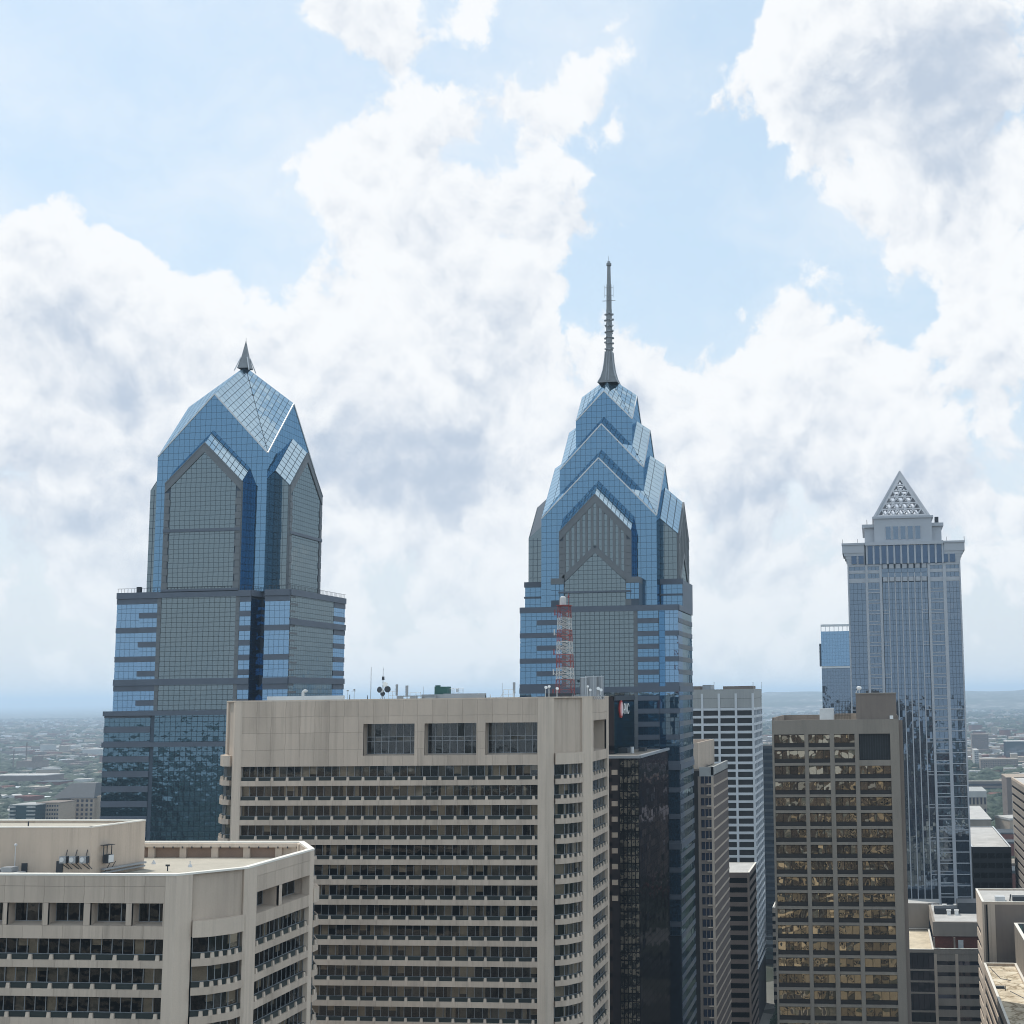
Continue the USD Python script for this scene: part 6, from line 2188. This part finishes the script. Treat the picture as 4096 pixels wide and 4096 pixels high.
T = Thing('viaduct', 'pale motorway viaduct crossing the hazy plain at left', 'bridge', (q0[0], 2900, 0))
T.part('deck', mb, 'concrete_pale')
for k in range(9):
    mb = MB()
    W.box(mb, k * W.len / 9 + 4, k * W.len / 9 + 7, 0, q0[2] - 2.25, -9, -3)
    T.part('pillar', mb, 'concrete_grey')
# ---- and on the right
far_block('brown ribbed slab beyond the river, right of the pyramid topped skyscraper', 3887, 3953, 2940, 3300, 'brown_wall', 'concrete_brown', 40, 'building', 'city_building', (10, 5., 1.2, 3.))
far_block('wide dark low block in the hazy distance at right', 3922, 4072, 3040, 2600, 'concrete_brown', 'concrete_grey', 40, 'building', 'city_building', (16, 4., 1.6, 2.))
far_block('bluish slab with a pale roof at the right edge, far off', 4022, 4130, 2968, 3050, 'slate_glass', 'roof_pale', 50, 'building', 'city_building')
far_block('small sunlit tan block before the bluish slab', 4044, 4070, 3017, 2700, 'tan_brick', 'roof_pale', 20, 'building', 'city_building')
far_block('pale narrow building beside the edge of the pyramid topped skyscraper, far off', 3897, 3914, 3003, 2700, 'concrete_pale', 'roof_pale', 60, 'building', 'city_building', (2, 4., 3., 1.5))
T, a, b, z = far_block('grey columned station hall behind the dark block at right', 3872, 3946, 3168, 1350, 'concrete_grey', 'concrete_pale', 60, 'building', 'station_hall', (5, 12., 1.6, 8.))
T.part('attic', MB().box(a[0], b[0], 1349.2, 1380, z - 5, z + .2), 'concrete_pale')
T, a, b, z = far_block('white flat roofed shed in front of the station hall', 3880, 3965, 3280, 1060, 'concrete_grey', 'roof_pale', 120, 'building', 'warehouse')
far_block('dark viaduct block crossing behind the station hall', 3868, 4110, 3128, 2050, 'brown_wall', 'concrete_grey', 14, 'building', 'city_building', (30, 6., 3., 3.))
far_block('brown block with a pale parapet at the right edge, above the striped tower', 4026, 4130, 3112, 1500, 'brown_wall', 'tan_brick', 60, 'building', 'city_building')
T = Thing('railway_yard', 'pale railway tracks fanning out beside the station hall', 'railway', (140, 1600, 0))
for k in range(9):
    x = 112 + k * 9
    T.part('track', MB().poly([(x, 1380, .05), (x + 3.4, 1380, .05), (x + 3.4 + 60, 2040, .05), (x + 60, 2040, .05)]), 'roof_pale' if k % 3 else 'beige_concrete')

# ---- ordinary far buildings, each an object of its own while it is large enough to be told apart
bk = []
for v, (w_, r_) in enumerate((('tan_brick', 'roof_pale'), ('brown_wall', 'concrete_grey'), ('concrete_pale', 'roof_pale'), ('red_brick', 'slate'), ('concrete_grey', 'roof_gravel'))):
    P_ = klass(f'plain_building_kind_{v}')
    write(P_ + '/wall', MB().box(-.5, .5, -.5, .5, 0, .94), w_)
    write(P_ + '/roof', MB().box(-.51, .51, -.51, .51, .94, 1), r_)
    bk.append(P_)
r2 = random.Random(77)
kinds = ('tan walled', 'brown walled', 'pale grey', 'red brick', 'grey concrete')
spots = []
for k in range(150):
    left = k % 5 < 3
    Y_ = 950 * (6 ** r2.random())
    br = r2.uniform(-.66, -.535) if left else r2.uniform(.066, .125)
    spots.append((br * Y_, Y_, left))
for x, y, left in spots:
    v = r2.randrange(5)
    s = (r2.uniform(14, 46), r2.uniform(12, 40), r2.choice([7, 9, 11, 14, 18, 26]) * (1 if y > 1400 else 1.2))
    copy_of(bk[v], 'plain_building', f'{kinds[v]} plain flat roofed building in the hazy distance at {"far left" if left else "far right"}', 'building',
            f'{kinds[v]} buildings in the distance at {"left" if left else "right"}', (x, y, 0), r2.choice([0, 0, 0, 20, -35]), s)


def scatter(name, label, n, protos, seed, sizes, wood):
    """far-off houses or trees that read as one mass"""
    inst = UsdGeom.PointInstancer.Define(stage, '/World/' + name)
    paths = []
    for i, (mb, mt) in enumerate(protos):
        p = f'/World/{name}/kind_{"abcdef"[i]}'
        write(p, mb, mt)
        paths.append(Sdf.Path(p))
    inst.CreatePrototypesRel().SetTargets(paths)
    r3 = np.random.RandomState(seed)
    pos, sc, ix, q = [], [], [], []
    while len(pos) < n:
        Y_ = 850 * 14 ** (r3.rand() ** .75)
        w = r3.rand()
        br = r3.uniform(-.70, -.52) if w < .52 else (r3.uniform(.055, .20) if w < .85 else r3.uniform(-.10, -.02))
        x = br * Y_
        nz = meshkit.fbm(np.array([[x / 420., Y_ / 620., seed * 0 + 3.]]), 3)[0]
        if (nz > .5) != wood and r3.rand() < .8:
            continue
        pos.append((x, Y_, 0))
        s = r3.uniform(*sizes)
        sc.append((s * r3.uniform(.8, 1.6), s * r3.uniform(.8, 1.4), s * r3.uniform(.7, 1.2)))
        ix.append(r3.randint(len(protos)))
        a_ = r3.uniform(0, math.pi)
        q.append(Gf.Quath(math.cos(a_ / 2), 0, 0, math.sin(a_ / 2)))
    inst.CreatePositionsAttr(Vt.Vec3fArray.FromNumpy(np.array(pos, np.float32)))
    inst.CreateScalesAttr(Vt.Vec3fArray.FromNumpy(np.array(sc, np.float32)))
    inst.CreateProtoIndicesAttr(Vt.IntArray(list(map(int, ix))))
    inst.CreateOrientationsAttr(Vt.QuathArray(q))
    tags(inst.GetPrim(), label=label, category='houses' if not wood else 'woodland', kind='stuff')


def clump(seed):
    m_ = trimesh.creation.icosphere(2, 1.0)
    v = m_.vertices
    k = .72 + .75 * meshkit.fbm(v * 1.7 + seed * 9.1, 3, seed)
    m_.vertices = v * k[:, None] * [1, 1, .8] + [0, 0, .55]
    return MB().tm(m_)


house = lambda h: MB().box(-.5, .5, -.5, .5, 0, h)
scatter('distant_houses', 'thousands of tiny houses and sheds fading into the haze', 5200, [(house(.55), 'tan_brick'), (house(.5), 'roof_pale'), (house(.6), 'brown_wall'), (house(.45), 'concrete_grey'), (house(.4), 'stone_white'), (house(.5), 'red_brick')], 3, (9, 26), False)
scatter('distant_trees', 'woods and street trees between the far houses, read as one mass', 15000, [(clump(1), 'leaf'), (clump(2), 'leaf_light'), (clump(3), 'leaf_dark')], 8, (4.5, 9.5), True)

# low wooded hills along the horizon on the right
gx, gy = np.linspace(-.13, .30, 140), np.linspace(10500, 22000, 40)
V_, F_ = [], []
for j, y in enumerate(gy):
    for i, b_ in enumerate(gx):
        e = np.clip((b_ + .13) / .05, 0, 1) * np.clip((.30 - b_) / .08, 0, 1)
        k = math.sin(math.pi * j / (len(gy) - 1)) ** .7
        nz = meshkit.fbm(np.array([[b_ * 16, y / 5200., 1.7]]), 4)[0]
        V_.append((b_ * y, y, -6 + e * k * (118 + 95 * nz)))
for j in range(len(gy) - 1):
    for i in range(len(gx) - 1):
        q = j * len(gx) + i
        F_.append([q, q + 1, q + 1 + len(gx), q + len(gx)])
mb = MB()
mb.v, mb.f = V_, F_
single('hills', mb, 'far_ground', 'low wooded hills along the horizon', 'hills', kind='structure')

# ---------------------------------------------------------------- what the mirror glass looks back at: the stone hall under the deck and towers behind it
T = Thing('stone_hall', 'pale sunlit stone hall mirrored in the bronze windows', 'building', (0, -14, 0))
T.part('tower', MB().box(-13, 13, -28, -3.5, 0, 96).box(-11, 11, -26, -5.5, 96, 104), 'limestone')  # tower cut short so the upper bronze panes mirror the block behind
T.part('hall', MB().box(-75, 75, -150, -10.5, 0, 34).box(-30, 30, -11, -3.6, 0, 42), 'limestone')
for x in (-66, -22.5, 22.5, 66):
    T.part('corner_pavilion', MB().box(x - 9, x + 9, -24, -9.6, 0, 41), 'limestone')
    T.part('pavilion_roof', MB().prism([(x - 4, -20, 56), (x + 4, -20, 56), (x + 4, -14, 56), (x - 4, -14, 56)], [(x - 9.5, -24.5, 41), (x + 9.5, -24.5, 41), (x + 9.5, -9, 41), (x - 9.5, -9, 41)]), 'slate')
W = Wall((75, -10.4), (-75, -10.4))
for k in range(5):
    mb = MB()
    for i in range(20):
        u = 2.4 + i * 7.3
        W.box(mb, u, u + 3.6, 4 + k * 6, 8.6 + k * 6, -.1, .12)
    T.part('windows', mb, 'black_glass', kind='stuff')
Wt_ = Wall((13, -3.5), (-13, -3.5))
for k in range(6):
    mb = MB()
    for u in (2, 7.6, 13.4, 19.2):
        Wt_.box(mb, u, u + 4.0, 45.5 + k * 8, 52 + k * 8, -.1, .15)
    T.part('windows', mb, 'black_glass', kind='stuff')
mb = MB()
for z_ in (44, 68, 94):
    Wt_.box(mb, -.6, 26.6, z_, z_ + 1.4, -.1, .9)
T.part('cornices', mb, 'limestone')
r2 = random.Random(9)
for k, (x, y, w_, d_, h_, m_) in enumerate(((-150, -120, 46, 40, 118, 'concrete_grey'), (-235, -60, 55, 50, 96, 'tan_brick'), (-95, -260, 50, 40, 150, 'brown_wall'), (95, -210, 44, 40, 92, 'beige_concrete'), (170, -90, 50, 50, 125, 'concrete_brown'), (30, -330, 60, 40, 84, 'red_brick'), (5, -190, 70, 40, 138, 'concrete_brown'),  # last block listed here is added, unseen, to darken the upper bronze panes
                                                (-330, -190, 60, 50, 135, 'concrete_pale'), (-20, -470, 70, 50, 120, 'tan_brick'), (-210, -400, 60, 50, 72, 'concrete_brown'), (260, -300, 60, 60, 100, 'concrete_grey'), (-430, -60, 60, 60, 105, 'brown_wall'), (130, -520, 70, 60, 140, 'concrete_pale'))):
    T = Thing('mirrored_building', f'building with {["narrow", "wide", "tall", "low"][k % 4]} windows seen only as a reflection in the glass towers', 'building', (x, y, 0), group='buildings seen only as reflections')
    T.part('wall', MB().box(x - w_ / 2, x + w_ / 2, y - d_ / 2, y + d_ / 2, 0, h_), m_)
    W = Wall((x + w_ / 2, y + d_ / 2), (x - w_ / 2, y + d_ / 2))
    mb = MB()
    z_ = 6.
    while z_ < h_ - 4:
        if k % 2:
            W.box(mb, 1.5, w_ - 1.5, z_, z_ + 1.8, 0, .1)
        else:
            for u in np.arange(2, w_ - 3, 4.2):
                W.box(mb, u, u + 2.1, z_, z_ + 2.2, 0, .1)
        z_ += 3.8
    T.part('windows', mb, 'black_glass', kind='stuff')

# ---------------------------------------------------------------- summer haze
usdkit.material(stage, '/World/Looks/haze', {'v': ('principled_volume', {'color': (.64, .82, 1.0), 'density': HAZE, 'anisotropy': .2})}, [], volume='v.volume')
MAT['haze'] = UsdShade.Material.Get(stage, '/World/Looks/haze')
single('haze', MB().box(-60500, 60500, -3500, 62500, -2, 284), 'haze', 'thin blue summer haze over the city', 'haze', kind='stuff')
